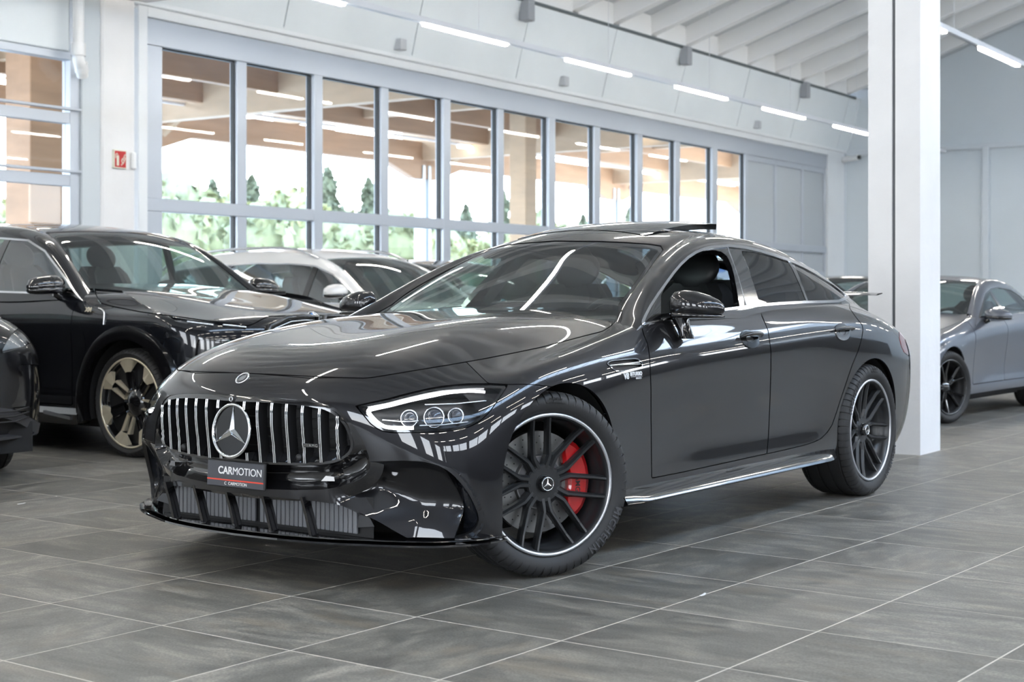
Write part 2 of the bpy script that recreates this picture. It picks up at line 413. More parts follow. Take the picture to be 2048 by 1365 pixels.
def main_green():
    """control net of roof, screens and side glass: columns run from the cowl to the tail, rows from the centre line outwards and down"""
    S = [  # centre(x,z), windscreen/roof edge, rail crest, top of side glass, belt
        ((-.55, .95), (-.74, .735, .94), (-.69, .80, .93), (-.65, .85, .93), (-.62, .885, .91)),
        ((-.70, 1.04), (-.85, .705, 1.03), (-.80, .775, 1.02), (-.76, .838, 1.005), (-.74, .875, .975)),
        ((-.90, 1.155), (-1.02, .668, 1.125), (-.99, .735, 1.13), (-.97, .792, 1.09), (-.96, .872, 1.0)),
        ((-1.10, 1.262), (-1.23, .618, 1.222), (-1.22, .69, 1.235), (-1.21, .738, 1.20), (-1.2, .870, 1.01)),
        ((-1.30, 1.360), (-1.46, .575, 1.315), (-1.46, .65, 1.315), (-1.47, .698, 1.285), (-1.46, .868, 1.02)),
        ((-1.52, 1.425), (-1.66, .545, 1.373), (-1.66, .62, 1.36), (-1.67, .676, 1.325), (-1.67, .866, 1.028)),
        ((-1.80, 1.455), (-1.90, .530, 1.402), (-1.90, .605, 1.385), (-1.91, .662, 1.349), (-1.91, .863, 1.036)),
        ((-2.15, 1.452), (-2.20, .525, 1.400), (-2.20, .60, 1.382), (-2.21, .655, 1.346), (-2.21, .858, 1.045)),
        ((-2.50, 1.422), (-2.52, .522, 1.369), (-2.52, .597, 1.348), (-2.52, .652, 1.310), (-2.50, .850, 1.053)),
        ((-2.85, 1.366), (-2.84, .524, 1.308), (-2.83, .60, 1.282), (-2.81, .656, 1.245), (-2.76, .835, 1.06)),
        ((-3.18, 1.292), (-3.14, .53, 1.228), (-3.11, .61, 1.195), (-3.06, .685, 1.155), (-2.97, .805, 1.062)),
        ((-3.50, 1.205), (-3.43, .535, 1.138), (-3.38, .625, 1.095), (-3.30, .71, 1.05), (-3.2, .79, 1.0)),
        ((-3.80, 1.115), (-3.72, .52, 1.045), (-3.65, .62, 1.0), (-3.56, .71, .96), (-3.5, .78, .9)),
        ((-4.05, 1.03), (-3.97, .49, .96), (-3.9, .59, .92), (-3.8, .69, .87), (-3.75, .75, .82))]
    C = []
    for (cx, cz), e, g, t, b in S:
        e, g, t, b = map(np.array, (e, g, t, b)); row = []
        for q in (0, .3, .58, .8, .93):
            row.append((cx + (e[0] - cx) * q ** 2, e[1] * q, cz + (e[2] - cz) * q ** 2.3))
        row += [tuple(e), tuple(e * .35 + g * .65 + np.array((0, .004, .012))), tuple(g * .55 + t * .45 + np.array((0, .008, .004))), tuple(t)]
        for q in (.12, .4, .7, 1.0):
            p = t + (b - t) * q; p = p + np.array((0, .012 * 4 * q * (1 - q), 0)); row.append(tuple(p))
        row.append(tuple(b + (b - t) * .12))
        C.append([(xw(p[0]), p[1], p[2] + (.008 if k < 5 and -3 < p[0] < -1.2 else 0)) for k, p in enumerate(row)])
    return C
# ------------------------------------------------------------------ materials shared by the cars
def paint_mat(name, col, flake=.5, rough=.28):
    m = mat(name, col, rough, flake, 1.0, .015); return m
BLACKG = mat('black_gloss', (.006, .006, .007), .12, 0, 1.0, .01)
BLACKM = mat('black_plastic', (.012, .012, .013), .5, 0)
RUBBER = mat('tyre_rubber', (.018, .018, .019), .62, 0, bump=(60, .15, .002))
CHROME = mat('chrome', (.82, .83, .84), .06, 1.0)
SATIN = mat('satin_chrome', (.62, .63, .65), .18, 1.0)
DARKIN = mat('dark_interior', (.006, .006, .007), .85)
LEATHER = mat('black_leather', (.018, .018, .02), .45, bump=(150, .2, .001))
REDCAL = mat('red_caliper', (.45, .006, .008), .25, 0, .8)
STEEL = mat('brake_steel', (.27, .27, .27), .38, .9, noise=(25, .15))
MATTBLK = mat('matt_black_wheel', (.022, .023, .025), .38, .3, .25, .2)
SILVRING = mat('machined_silver', (.62, .63, .66), .3, .9)
WINDG = glass_mat('windscreen_glass', (.60, .72, .70), ior=2.6)
TINTG = glass_mat('tinted_glass', (.10, .11, .12), ior=1.75)
CLEARG = glass_mat('clear_lens', (.86, .88, .9))
WHITEP = mat('white_print', (.85, .85, .85), .4)

def frame_at(p, n, up=(0, 0, 1), right=None):
    n = np.array(n, float); n /= np.linalg.norm(n); up = np.array(up, float)
    r = np.cross(up, n); r /= np.linalg.norm(r); u = np.cross(n, r)
    if right is not None:
        r = np.array(right, float); r = r - n * r.dot(n); r /= np.linalg.norm(r); u = np.cross(n, r)
    p = np.array(p, float)
    return lambda q: tuple(p + r * q[0] + u * q[1] + n * (q[2] if len(q) > 2 else 0))

def star_mb(R, h, M, w=.2):
    mb = MB()
    for k in range(3):
        a = k * 2 * pi / 3; P = lambda r, b, z: M((r * sin(a + b), r * cos(a + b), z))
        mb.add([P(R, 0, .3 * h), P(w * R, pi / 3, .2 * h), P(0, 0, h), P(w * R, -pi / 3, .2 * h)], [(0, 2, 1), (0, 3, 2)])
    return mb
def ring_mb(R, r, M, n=40, z=0):
    return MB().tube([M((R * cos(a), R * sin(a), z)) for a in np.linspace(0, 2 * pi, n, endpoint=False)], r, 8, closed=True)

def tyre_mb(R, W, rim, seg=56, groove=.006, ngr=4):
    h = W / 2; sh = [(rim + .004, h - .022), (rim + .02, h - .006), ((rim + R) / 2, h + .001), (R - .022, h - .006), (R - .010, h - .018), (R - .003, h - .036)]
    tread = []
    ys = np.linspace(h - .05, -(h - .05), ngr)
    for y in ys: tread += [(R, y + .006), (R - .007, y + .004), (R - .007, y - .004), (R, y - .006)]
    prof = sh + tread + [(r, -y) for r, y in sh[::-1]]
    ns, nt = len(sh), len(tread); rings = []
    da = 2 * pi / seg
    for k in range(seg):
        for t, low in ((0, 0), (.78, 0), (.80, 1), (.98, 1)):
            a = (k + t) * da; ring = []
            for i, (r, y) in enumerate(prof):
                if low and (ns - 3 <= i < ns + 1 or ns + nt - 1 <= i < ns + nt + 3): r -= groove
                ring.append((r * sin(a), y, r * cos(a)))
            rings.append(ring)
    mb = MB(); mb.loft(rings, closed=False, caps=False, ringclosed=True, smooth=True); return mb

def build_wheel(car, loc, rz, R, W, rim, style, flip=False, caliper=None, disc=.195, mb_tyre=None, cal_side=1, seglow=False):
    """axis along Y, outer face towards +Y (flip: towards -Y)"""
    wempty = empty('wheel', loc, rz + (pi if flip else 0), parent=car)
    h = W / 2
    t = tyre_mb(R, W, rim, 30 if seglow else 60).build('tyre', RUBBER, wempty, auto=50)
    barrel = MB().lathe([(rim - .002, h - .014), (rim - .012, h - .020), (rim - .016, h - .045), (rim - .024, h - .075), (rim - .03, h - .08), (rim - .032, -h + .05), (rim - .012, -h + .02), (rim, -h + .018)], 72)
    barrel.build('rim_barrel', style['barrel'], wempty)
    MB().lathe([(rim + .007, h - .016), (rim + .006, h - .0115), (rim, h - .009), (rim - .006, h - .0115), (rim - .007, h - .016)], 90).build('rim_lip', style['lip'], wempty)
    style['spokes'](wempty, rim, h)
    if disc:
        d = MB().lathe([(.0, h - .10), (.105, h - .10), (.108, h - .118), (disc, h - .118), (disc, h - .15), (.1, h - .15)], 64)
        d.build('brake_disc', STEEL, wempty, auto=30)
        hm = MB(); hm2 = MB()
        for k in range(30):
            for rr, off in ((.13, 0), (.155, .35), (.18, .7)):
                a = (k + off) * 2 * pi / 30; c, s = rr * cos(a), rr * sin(a)
                hm.prism([(c + .0032 * cos(b), s + .0032 * sin(b)) for b in np.linspace(0, 2 * pi, 6, endpoint=False)], 'y', h - .1185, h - .1172)
        hm.build('drilled_holes', BLACKM, wempty, kind='stuff')
        MB().lathe([(.0, h - .092), (.062, h - .092), (.088, h - .098), (.1, h - .1)], 40).build('disc_hat', mat('disc_hat', (.09, .09, .095), .45, .6), wempty)
    if caliper:
        a0, a1 = caliper; cm = MB(); rings = []
        for a in np.linspace(a0, a1, 14):
            ed = min(1, 4 * min(a - a0 + .05, a1 - a + .05) / (a1 - a0) + .35)
            ri, ro = .125, disc + .022; m = (ri + ro) / 2; ri = m - (m - ri) * ed; ro = m + (ro - m) * (.6 + .4 * ed)
            y0, y1 = h - .145, h - .085
            sec = [(ri, y0), (ri, y1 - .012), (ri + .012, y1), (ro - .02, y1), (ro, y1 - .016), (ro, y0)]
            rings.append([(-cal_side * r * cos(a), y, r * sin(a)) for r, y in sec])
        cm.loft(rings, caps=True, smooth=False); c = fixn(cm.build('brake_caliper', REDCAL, wempty))
        if cal_side > 0 or True:
            F = frame_at((-cal_side * .163 * cos(-.08), h - .0845, .163 * sin(-.08)), (0, 1, 0))
            text_mesh('caliper_lettering', 'AMG', .030, WHITEP if False else mat('black_print', (.01, .01, .01), .5), wempty, lambda p: F((p[1] * (1), -p[0] * (1), p[2])), .0004, bold=.0006)
    return wempty

def sweep_bar(mb, pts, widths, depth, top=.5, n=None):
    """bar in a wheel's face: pts (x,z,y) path, widths, trapezoid section; face towards +Y"""
    P = [np.array(p, float) for p in pts]; rings = []
    for i, p in enumerate(P):
        t = P[min(i + 1, len(P) - 1)] - P[max(i - 1, 0)]; t = np.array([t[0], t[1]]); t /= np.linalg.norm(t); nrm = np.array([-t[1], t[0]])
        wd = widths[i]; d = depth[i] if hasattr(depth, '__len__') else depth
        sec = [(-wd / 2, -d), (-wd / 2, -.012), (-wd * top / 2, 0), (wd * top / 2, 0), (wd / 2, -.012), (wd / 2, -d)]
        rings.append([(p[0] + nrm[0] * a, p[2] + b, p[1] + nrm[1] * a) for a, b in sec])
    mb.loft(rings, caps=True, smooth=False)

def amg_spokes(wp, rim, h):
    for k in range(7):
        a0 = radians(-19.0) + k * 2 * pi / 7 + radians(SPOKE_PHASE)
        mb = MB()
        for sg in (-1, 1):
            def P(r, lat, y): return (r * sin(a0) + lat * cos(a0) * sg, r * cos(a0) - lat * sin(a0) * sg, y)
            aa = radians(19.5)
            pts = [P(.052, .0125, h - .063), P(.092, .0130, h - .057), P(.112, .0150, h - .054), P(.150, .0325, h - .048), P(.21, .0605, h - .036), P(.2555, .0835, h - .020)]
            sweep_bar(mb, pts, [.030, .027, .024, .0205, .0185, .020], [.045, .042, .04, .036, .036, .04], .40)
        fixn(mb.build('spoke', MATTBLK, wp))
    MB().lathe([(.0, h - .058), (.036, h - .058), (.036, h - .062), (.071, h - .062), (.076, h - .068), (.076, h - .1)], 48).build('hub', MATTBLK, wp, auto=30)
    MB().lathe([(.020, h - .036), (.026, h - .034), (.030, h - .036), (.034, h - .05), (.036, h - .06)], 12).build('centre_lock', BLACKG, wp)
    F = frame_at((0, h - .034, 0), (0, 1, 0))
    MB().lathe([(.0, h - .035), (.024, h - .035)], 30).build('cap', mat('dark_enamel', (.02, .02, .022), .2, .3, 1), wp)
    ring_mb(.025, .002, F).build('cap_ring', CHROME, wp)
    star_mb(.0235, .003, F).build('star', CHROME, wp)
    a = radians(100); MB().tube([(.212 * sin(a), h - .075, .212 * cos(a)), (.205 * sin(a), h - .055, .205 * cos(a))], .005, 8).build('valve', CHROME, wp)
SPOKE_PHASE = 0.
AMG = dict(barrel=MATTBLK, lip=SILVRING, spokes=amg_spokes)

def nearest_on(S, pose, u, v):
    P = pose.px(S.V); d = np.hypot(P[:, 0] - u, P[:, 1] - v)
    o = np.array([-(pose.r0 * pose.f[0] + pose.d0 * pose.f[1]), -(pose.r0 * pose.l[0] + pose.d0 * pose.l[1]), CAMH])
    face = ((o - S.V) * S.N).sum(1) > 0; d = np.where(face, d, 1e9); k = np.argsort(d)[:4]; wt = 1 / (d[k] + .05) ** 1.5; wt /= wt.sum(); n = (S.N[k] * wt[:, None]).sum(0); return (S.V[k] * wt[:, None]).sum(0), n / np.linalg.norm(n)
def renormal(S):
    N = np.zeros_like(S.V)
    for f in S.F:
        p = S.V[list(f)]; n = np.zeros(3)
        for i in range(1, len(f) - 1): n += np.cross(p[i] - p[0], p[i + 1] - p[0])
        for i in f: N[i] += n
    S.N = N / (np.linalg.norm(N, axis=1, keepdims=True) + 1e-15); return S
def merged(S, tol=1e-6):
    key = {}; mp = []
    for i, p in enumerate(np.round(S.V / tol).astype(np.int64)):
        k = tuple(p); mp.append(key.setdefault(k, i))
    return Sheet(S.V, S.N, [tuple(mp[i] for i in f) for f in S.F]).compact()
# ------------------------------------------------------------------ build the main car
PAINT = mat('graphite_paint', (.017, .017, .019), .34, .55, 1.0, .006, spec=.05)
PAINT.node_tree.nodes['Principled BSDF'].inputs['Coat IOR'].default_value = 1.56
def ins_line(poly, d):
    """inset a closed px polygon by d"""
    Q = np.array(poly, float); n = len(Q); A = sum(Q[i][0] * Q[(i + 1) % n][1] - Q[(i + 1) % n][0] * Q[i][1] for i in range(n)); s = 1 if A > 0 else -1
    out = []
    for i in range(n):
        a, b, c = Q[i - 1], Q[i], Q[(i + 1) % n]; e1 = (b - a) / np.linalg.norm(b - a); e2 = (c - b) / np.linalg.norm(c - b)
        n1 = np.array([-e1[1], e1[0]]) * s; n2 = np.array([-e2[1], e2[0]]) * s; m = n1 + n2; m /= (np.linalg.norm(m) + 1e-9); out.append(b + m * d / max(.4, m.dot(n1)))
    return out
def wch_h(w):
    return (.275 if abs(w.location.x) < .5 else .305) / 2
def build_main():
    car = empty('sports_sedan', MP.loc, MP.rz, 'graphite grey fastback saloon in the middle, upright slatted grille, red brake calipers', 'car')
    low = bspl(main_lower(), .0125, su0=True, su1=True); grn = bspl(main_green(), .014, sv0=True, flip=True)
    full = low.copy()
    # inner dark shell keeps the daylight out of the joints
    lin = bspl(main_lower(), .06, su0=True, su1=True).off(-.035)
    for cx, r in ((0, .43), (-2.951, .43)):
        _, lin = lin.split(np.where(lin.V[:, 2] > .36, np.hypot(lin.V[:, 0] - cx, lin.V[:, 2] - .36), np.abs(lin.V[:, 0] - cx)) - r)
    _, lin = lin.split(-(lin.V[:, 0] - .42)); lin = lin if lin.V[0][0] < .42 else lin
    _, lin = lin.split(1.0 - .012 * 0 - lin.V[:, 2] - .02) if False else (None, lin)
    lo, _ = lin.split(lin.V[:, 2] - .93)
    sheet_obj(lo, 'inner_shell', DARKIN, car, 'B', rim=False)
    # wheel arches
    def arch(cx, r, zc=.362): return lambda V: np.where(V[:, 1] > .4, np.where(V[:, 2] > zc, np.hypot(V[:, 0] - cx, V[:, 2] - zc), np.abs(V[:, 0] - cx)) - r, 1.)
    _, low = low.carve(arch(0.0, .392)); _, low = low.carve(arch(-2.951, .392))
    _, low = low.split(low.V[:, 2] - .205 - .03 * np.clip((-low.V[:, 0] - .39) / .02, 0, 1) - .03 * np.clip((-low.V[:, 0] - 3.3) / .5, 0, 1))
    # grille opening and the parts in it
    GR = [(334, 789), (374, 788.5), (414, 789), (506, 793), (560, 797), (598, 801), (632, 805), (660, 811.5), (678, 821), (694, 837), (710, 857), (722, 874), (732, 897), (737, 912), (740, 924), (740, 936), (734, 948), (722, 958), (703, 968), (675, 975.5), (645, 980), (590, 981), (537, 979), (445, 972), (377, 960), (337, 937), (309, 897), (306, 872), (321, 817)]
    gri, low = low.carve(px_poly(MP, GR))
    SL = [(334, 793), (390, 794), (457, 798), (515, 800), (568, 803), (615, 808), (650, 815), (668, 823), (682, 835), (694, 850), (702, 868), (707, 886), (706, 899), (698, 911), (685, 920), (669, 926), (640, 930), (598, 931), (521, 929), (445, 919), (377, 906), (334, 888), (318, 863), (318, 835)]
    slat_zone, surround = gri.carve(px_poly(MP, SL))
    sh2 = surround.off(-.004)
    def lowfn(V):  # what lies under the slatted grille goes back into the mouth
        return V
    P = MP.px(surround.V)
    dist = np.minimum(polysd(P, SL) / 500.0, .2)          # metres outside the slatted zone
    edge = np.clip(-polysd(P, GR) / 12.0, 0, 1)
    depth = np.clip(dist / .035, 0, 1) * .045 * (P[:, 1] > 880) * np.clip((P[:, 1] - 895) / 25, 0, 1) * edge
    sur = renormal(merged(Sheet(surround.V - surround.N * (.003 + depth[:, None]), surround.N, surround.F)))
    # sur normals follow the face order of the body sheet
    sheet_obj(sur, 'grille_surround', BLACKG, car, 'B', thick=.05)
    back = slat_zone.off(-.075); sheet_obj(back, 'grille_back', mat('grille_dark', (.004, .004, .005), .6), car, 'B', rim=False)
    rimi, rest = slat_zone.carve(lambda V: -(polysd(MP.px(V), SL) + 5))
    sheet_obj(rimi.off(.003), 'grille_rim', BLACKG, car, 'B', thick=.07)
    # cross bars behind the slats
    cb = MB()
    zc = slat_zone.V[:, 2]; zs = np.linspace(zc.min() + .03, zc.max() - .03, 6)
    def sz_curve_y(y):  # the slatted zone's front line at lateral place y: sorted (x, z)
        m = np.abs(slat_zone.V[:, 1] - abs(y)) < .009; Q = slat_zone.V[m][:, [0, 2]]; Q = Q[np.argsort(Q[:, 1])]; return Q
    for z in zs:
        m = np.abs(slat_zone.V[:, 2] - z) < .01; Q = slat_zone.V[m]; Q = Q[np.argsort(Q[:, 1])][::6]
        pts = [(q[0] - .045, q[1], z) for q in Q]; pts = [(p[0], -p[1], p[2]) for p in pts[::-1]] + pts
        if len(pts) > 3: cb.tube(pts, .004, 4, flat=(2.2, .6))
    cb.build('grille_bars', BLACKM, car)
    ys = [.072, .140, .208, .276, .344, .413, .482]
    for k, y in enumerate(ys):
        for sg in (-1, 1):
            Q = sz_curve_y(y)
            if len(Q) < 8: continue
            z0, z1 = Q[0, 1] + .008, Q[-1, 1] - .008; zz = np.linspace(z0, z1, 16); xx = np.interp(zz, Q[:, 1], Q[:, 0])
            segs = [(0, 16)]
            if k == 0: segs = [(0, 3), (13, 16)]
            for a, b in segs:
                sm = MB(); fm = MB()
                pts = [(xx[i] + .004, sg * y, zz[i]) for i in range(a, b)]
                for off in (-.0042, .0042): sm.tube([(p[0] + .004, p[1] + off, p[2]) for p in pts], .0029, 6)
                fm.loft([[(p[0] + .005, p[1] - .0055, p[2]), (p[0] + .005, p[1] + .0055, p[2]), (p[0] - .045, p[1] + .003, p[2]), (p[0] - .045, p[1] - .003, p[2])] for p in pts], smooth=False)
                o = sm.build('grille_slat', CHROME, car); fm.build('slat_fin', BLACKM, o)
    # star
    Q = sz_curve_y(0.01); zst = .578; xst = float(np.interp(zst, Q[:, 1], Q[:, 0]))
    F = frame_at((xst + .004, 0, zst), (1, 0, .10))
    R = .100
    MB().add([F((0, 0, .004))] + [F((R * cos(a), R * sin(a), .001)) for a in np.linspace(0, 2 * pi, 48, endpoint=False)], [(0, i, i % 48 + 1) for i in range(1, 49)], True).build('radar_cover', mat('black_mirror', (.003, .003, .0035), .04, 0, 0, spec=.45), car)
    ring_mb(R, .0068, F, 64, .004).build('star_ring', CHROME, car)
    star_mb(R * .97, .014, F, .17).build('star', CHROME, car)
    MB().lathe([(0, .02), (.012, .018), (.019, .008), (.021, -.03)], 24, M=lambda p: (xst - .018 + p[1] * 1.2, p[0], zst + .118 + p[2])).build('camera_pod', BLACKM, car)
    F2 = frame_at((xst + .010, 0, zst + .121), (1, 0, .1)); ring_mb(.008, .0025, F2, 20).build('camera_lens', SATIN, car)
    # badge on the grille
    q, n = nearest_on(slat_zone, MP, 626, 890); F = frame_at(q + n * .012, n, right=(-.35, 1, 0))
    MB().bbox((-.033, -.0075, -.003), (.033, .0075, .001), .001, F).build('grille_badge', BLACKG, car)
    text_mesh('badge_lettering', '///AMG', .0155, CHROME, car, lambda p: F((p[0], p[1], p[2] + .0015)), .0005, spacing=1.25)
    for (u, v) in ((600, 916),):
        q, n = nearest_on(slat_zone, MP, u, v)
        for sg in (1, -1):
            o = MB().lathe([(0, .012), (.012, .011), (.0145, .004), (.015, -.03)], 20, M=lambda p: (q[0] + p[1], sg * q[1] + p[0], q[2] + p[2])).build('parking_sensor', BLACKM, car)
    # round bonnet badge
    q, n = nearest_on(low, MP, 485.5, 757); q[1] = 0; n[1] = 0
    F = frame_at(q + n * .001, n); ring_mb(.0275, .0032, F, 36, .001).build('bonnet_badge_ring', CHROME, car)
    MB().add([F((0, 0, .003))] + [F((.026 * cos(a), .026 * sin(a), .001)) for a in np.linspace(0, 2 * pi, 30, endpoint=False)], [(0, i, i % 30 + 1) for i in range(1, 31)]).build('bonnet_badge', mat('enamel', (.35, .36, .38), .25, .6, 1), car)
    ring_mb(.019, .0012, F, 30, .003).build('badge_wreath', BLACKM, car); star_mb(.012, .002, F).build('badge_star', BLACKM, car)
    # lower intake
    LI = [(300, 990), (361, 974), (445, 984), (537, 994), (629, 1003), (672, 1009), (700, 1017), (726, 1029), (755, 1043), (795, 1066), (829, 1086), (829, 1180), (300, 1180)]
    _, low = low.carve(px_poly(MP, LI))
    # scooped corner of the bumper
    LIP = [(640, 980), (680, 972), (708, 962), (726, 948), (738, 924), (765, 923), (800, 922), (838, 923), (862, 927), (882, 934), (897, 943), (911, 955), (925, 971), (937, 988), (948, 1008), (956, 1028), (958, 1041), (953, 1055), (942, 1066), (926, 1073), (900, 1079), (865, 1082), (829, 1084), (795, 1066), (755, 1043), (726, 1029), (700, 1017), (672, 1009), (640, 1004)]
    sc, low = low.carve(px_poly(MP, LIP))
    Pq = MP.px(sc.V); top = np.interp(Pq[:, 0], [640, 700, 738, 765, 800, 838, 862, 882, 897, 911, 925, 937, 948, 956], [975, 966, 924, 923, 922, 923, 927, 934, 943, 955, 971, 988, 1008, 1028])
    bot = np.interp(Pq[:, 0], [640, 672, 700, 726, 755, 795, 829, 865, 900, 926, 942, 953, 958], [1004, 1009, 1017, 1029, 1043, 1066, 1084, 1083, 1079, 1073, 1066, 1055, 1041])
    t = np.clip((Pq[:, 1] - top) / np.maximum(bot - top, 4), 0, 1)
    prof = np.interp(t, [0, .04, .12, .25, .4, .52, .6, .68, .76, .85, .93, 1], [0, .18, .42, .68, .88, 1, .98, .82, .60, .36, .16, 0])
    wx = np.clip((Pq[:, 0] - 655) / 95, 0, 1); wx = wx * wx * (3 - 2 * wx)
    slot_in = [(882, 931), (888, 952), (895, 975), (903, 1000), (910, 1022), (913, 1040), (911, 1060), (908, 1078)]
    xin = np.interp(Pq[:, 1], [p[1] for p in slot_in], [p[0] for p in slot_in])
    dfin = np.clip((Pq[:, 0] - xin) / 45, 0, 1)
    dep = .078 * prof * wx * np.where(Pq[:, 0] > xin, 1 - .9 * dfin, 1.0)
    direc = np.stack([-np.ones(len(t)), -.25 * np.ones(len(t)), .25 * np.ones(len(t))], 1); direc /= np.linalg.norm(direc, axis=1, keepdims=True)
    SV = sc.V + direc * dep[:, None]
    scoop = Sheet(SV, sc.N, sc.F)
    scoop.Pq = Pq
    ins_slot, scoopb = Sheet(np.hstack([SV]), sc.N, sc.F), None
    # dark air slot at the scoop's outer end
    sv = polysd(Pq, slot_in + [(926, 1073), (942, 1066), (953, 1055), (958, 1041), (956, 1028), (948, 1008), (937, 988), (925, 971), (911, 955), (897, 943)])
    slot, scoopb = scoop.split(sv)
    sheet_obj(renormal(merged(scoopb)), 'bumper_scoop', PAINT, car, 'L', thick=.02)
    sheet_obj(renormal(merged(scoopb)), 'bumper_scoop', PAINT, car, 'R', thick=.02)
    s0_, _ = sc.split(sv); P0 = MP.px(s0_.V); b_ = np.interp(P0[:, 1], [p[1] for p in slot_in], [p[0] for p in slot_in]); q_ = np.clip((P0[:, 0] - b_) / 46., 0, 1)
    dd_ = .085 * np.sqrt(np.clip(1 - q_, 0, 1)) * np.clip(-polysd(P0, LIP) / 7., 0, 1) + .004
    sl = renormal(merged(Sheet(s0_.V + np.array([-.93, -.30, .0]) * dd_[:, None], s0_.N, s0_.F)))
    for sd in 'LR': sheet_obj(sl, 'air_duct', mat('duct_satin', (.010, .012, .017), .22, .2, .6), car, sd, thick=.02)
    # headlamps
    HL = [(711, 812.5), (730, 808), (773, 799), (800, 791.5), (828, 784.5), (856, 778), (884, 773), (912, 770), (940, 768), (980, 768), (1016, 769.5), (1002, 792), (984, 818), (972, 832), (958, 844), (940, 854), (918, 860), (890, 863), (850, 865), (810, 866), (785, 866), (768, 864), (755, 858.5), (741, 848.5), (726, 830)]
    hl, low = low.carve(px_poly(MP, HL), 2.0)
    for sd in 'LR':
        lens = sheet_obj(hl.off(-.002), 'headlamp_lens', CLEARG, car, sd, rim=False)
    bez, inner = hl.carve(lambda V: -(polysd(MP.px(V), HL) + 6))
    for sd in 'LR': sheet_obj(bez.off(-.006), 'headlamp_bezel', BLACKG, car, sd, thick=.05)
    hb = hl.off(-.07)
    for sd in 'LR': sheet_obj(hb, 'headlamp_housing', mat('lamp_housing', (.02, .021, .023), .35, .4), car, sd, rim=False)
    def on_hl(u, v, d):
        q, n = nearest_on(hl, MP, u, v); return q - n * d
    LED = mat('white_led_strip', (.9, .9, .95), .3, emit=(1, .985, .97), estr=3.2)
    LAMPG = mat('lamp_reflector', (.75, .77, .8), .15, .95)
    for sg, sd in ((1, 'L'), (-1, 'R')):
        def mp(p): return (p[0], sg * p[1], p[2])
        path = catmull([on_hl(u, v, .018) for u, v in ((972, 778), (940, 776), (900, 779), (860, 786), (820, 795), (780, 806), (748, 814), (736, 819), (737, 826), (748, 841), (762, 852), (776, 856), (800, 857), (826, 857))], 5)
        MB().tube([mp(p) for p in path], [.0045 + .0035 * min(1, i / 14) for i in range(len(path))], 8).build('daylight_strip', LED, car)
        for (u, v, r) in ((818, 828, .028), (872, 822, .034), (918, 818, .026)):
            c = on_hl(u, v, .05); n = np.array([.8, .55, .1]); F = frame_at(mp(c), mp(n))
            pj = MB().lathe([(0, .022), (r * .5, .018), (r * .85, .006), (r, -.004)], 28, M=lambda p: F((p[0], p[2], p[1]))).build('projector', mat('projector_glass', (.05, .055, .07), .02, .1, 1, .0), car)
            ring_mb(r * 1.08, .0035, F, 28).build('projector_ring', LAMPG, pj)
        for a, b, c2 in (((760, 838), (838, 836), .035), ((838, 848), (940, 838), .03), ((850, 800), (975, 792), .03)):
            p0, p1 = mp(on_hl(*a, c2)), mp(on_hl(*b, c2)); MB().tube([p0, tuple((np.array(p0) + p1) / 2 + np.array([0, 0, -.004])), p1], .006, 6, flat=(1.8, .5)).build('reflector_fin', LAMPG, car)
    # side vent behind the front wheel
    VT = [(1213.6, 724.5), (1222, 721), (1245, 718.5), (1268, 716.5), (1274, 717), (1281, 721.4), (1285, 727), (1286.6, 731.5), (1282, 737), (1262, 741), (1236, 745), (1228, 742.5), (1219, 735), (1213, 728.5)]
    vt, low = low.carve(px_poly(MP, VT), 0.6)
    vr, vi = vt.carve(lambda V: -(polysd(MP.px(V), VT) + 2.3))
    for sd in 'LR':
        sheet_obj(vr.off(.003), 'side_vent_frame', CHROME, car, sd, thick=.008)
        sheet_obj(vi.off(-.014), 'side_vent_mesh', mat('vent_mesh', (.03, .03, .032), .4, .5), car, sd, rim=False)
    for sg in (1, -1):
        b = MB()
        for (a, c, r) in (((1217, 734), (1279, 725.5), .0035), ((1221, 730), (1280, 728.5), .003)):
            p0, _ = nearest_on(vi, MP, *a); p1, _ = nearest_on(vi, MP, *c); b.tube([(p0[0], sg * (p0[1] - .001), p0[2]), (p1[0], sg * (p1[1] - .001), p1[2])], r, 6)
        b.build('vent_blade', CHROME, car)
        q, n = nearest_on(low, MP, 1265, 750); q = q + n * .0045; F = frame_at((q[0], sg * q[1], q[2]), (n[0], sg * n[1], n[2]))
        text_mesh('fender_lettering', 'V8', .036, mat('badge_silver', (.80, .81, .83), .4, .25), car, lambda p: F((p[0] - .056, p[1] - .004, p[2])), .0015, bold=.0008)
        text_mesh('fender_lettering', 'BITURBO', .0225, mat('badge_silver', (.80, .81, .83), .4, .25), car, lambda p: F((p[0] + .022, p[1] + .0035, p[2])), .0012, bold=.0007, spacing=1.05)
        text_mesh('fender_lettering', '4MATIC+', .0115, mat('badge_silver', (.80, .81, .83), .4, .25), car, lambda p: F((p[0] + .042, p[1] - .016, p[2])), .001)
        MB().box((-.022, -.0085, 0), (.068, -.0072, .0015), F).build('lettering_rule', mat('badge_silver', (.8, .8, .8)), car)
    # panels
    HOOD = [(1236, 618), (1236, 628), (1234, 636), (1229, 645), (1221, 653), (1212, 659), (1204, 663.5), (1170, 672), (1125, 684), (1080, 695.5), (1020, 708), (966, 718.5), (900, 730), (839, 740), (800, 746.5), (770, 751.5), (745, 755.5), (725, 757), (660, 755), (584, 751.5), (475, 746), (364, 741), (300, 738), (250, 560), (1240, 560)]
    hood, low = low.carve(px_poly(MP, HOOD), 2.0)
    sheet_obj(hood, 'bonnet', PAINT, car, 'B')
    D1 = [(1279, 560), (1279, 625), (1282, 650), (1288, 671), (1295, 688), (1299, 712), (1300.5, 738), (1302, 780), (1302, 830), (1303.5, 957), (1360, 946), (1440, 928.5), (1534, 908), (1537, 870), (1540, 800), (1541.8, 735), (1541.8, 702), (1536, 661), (1528, 642), (1518, 620), (1512, 560)]
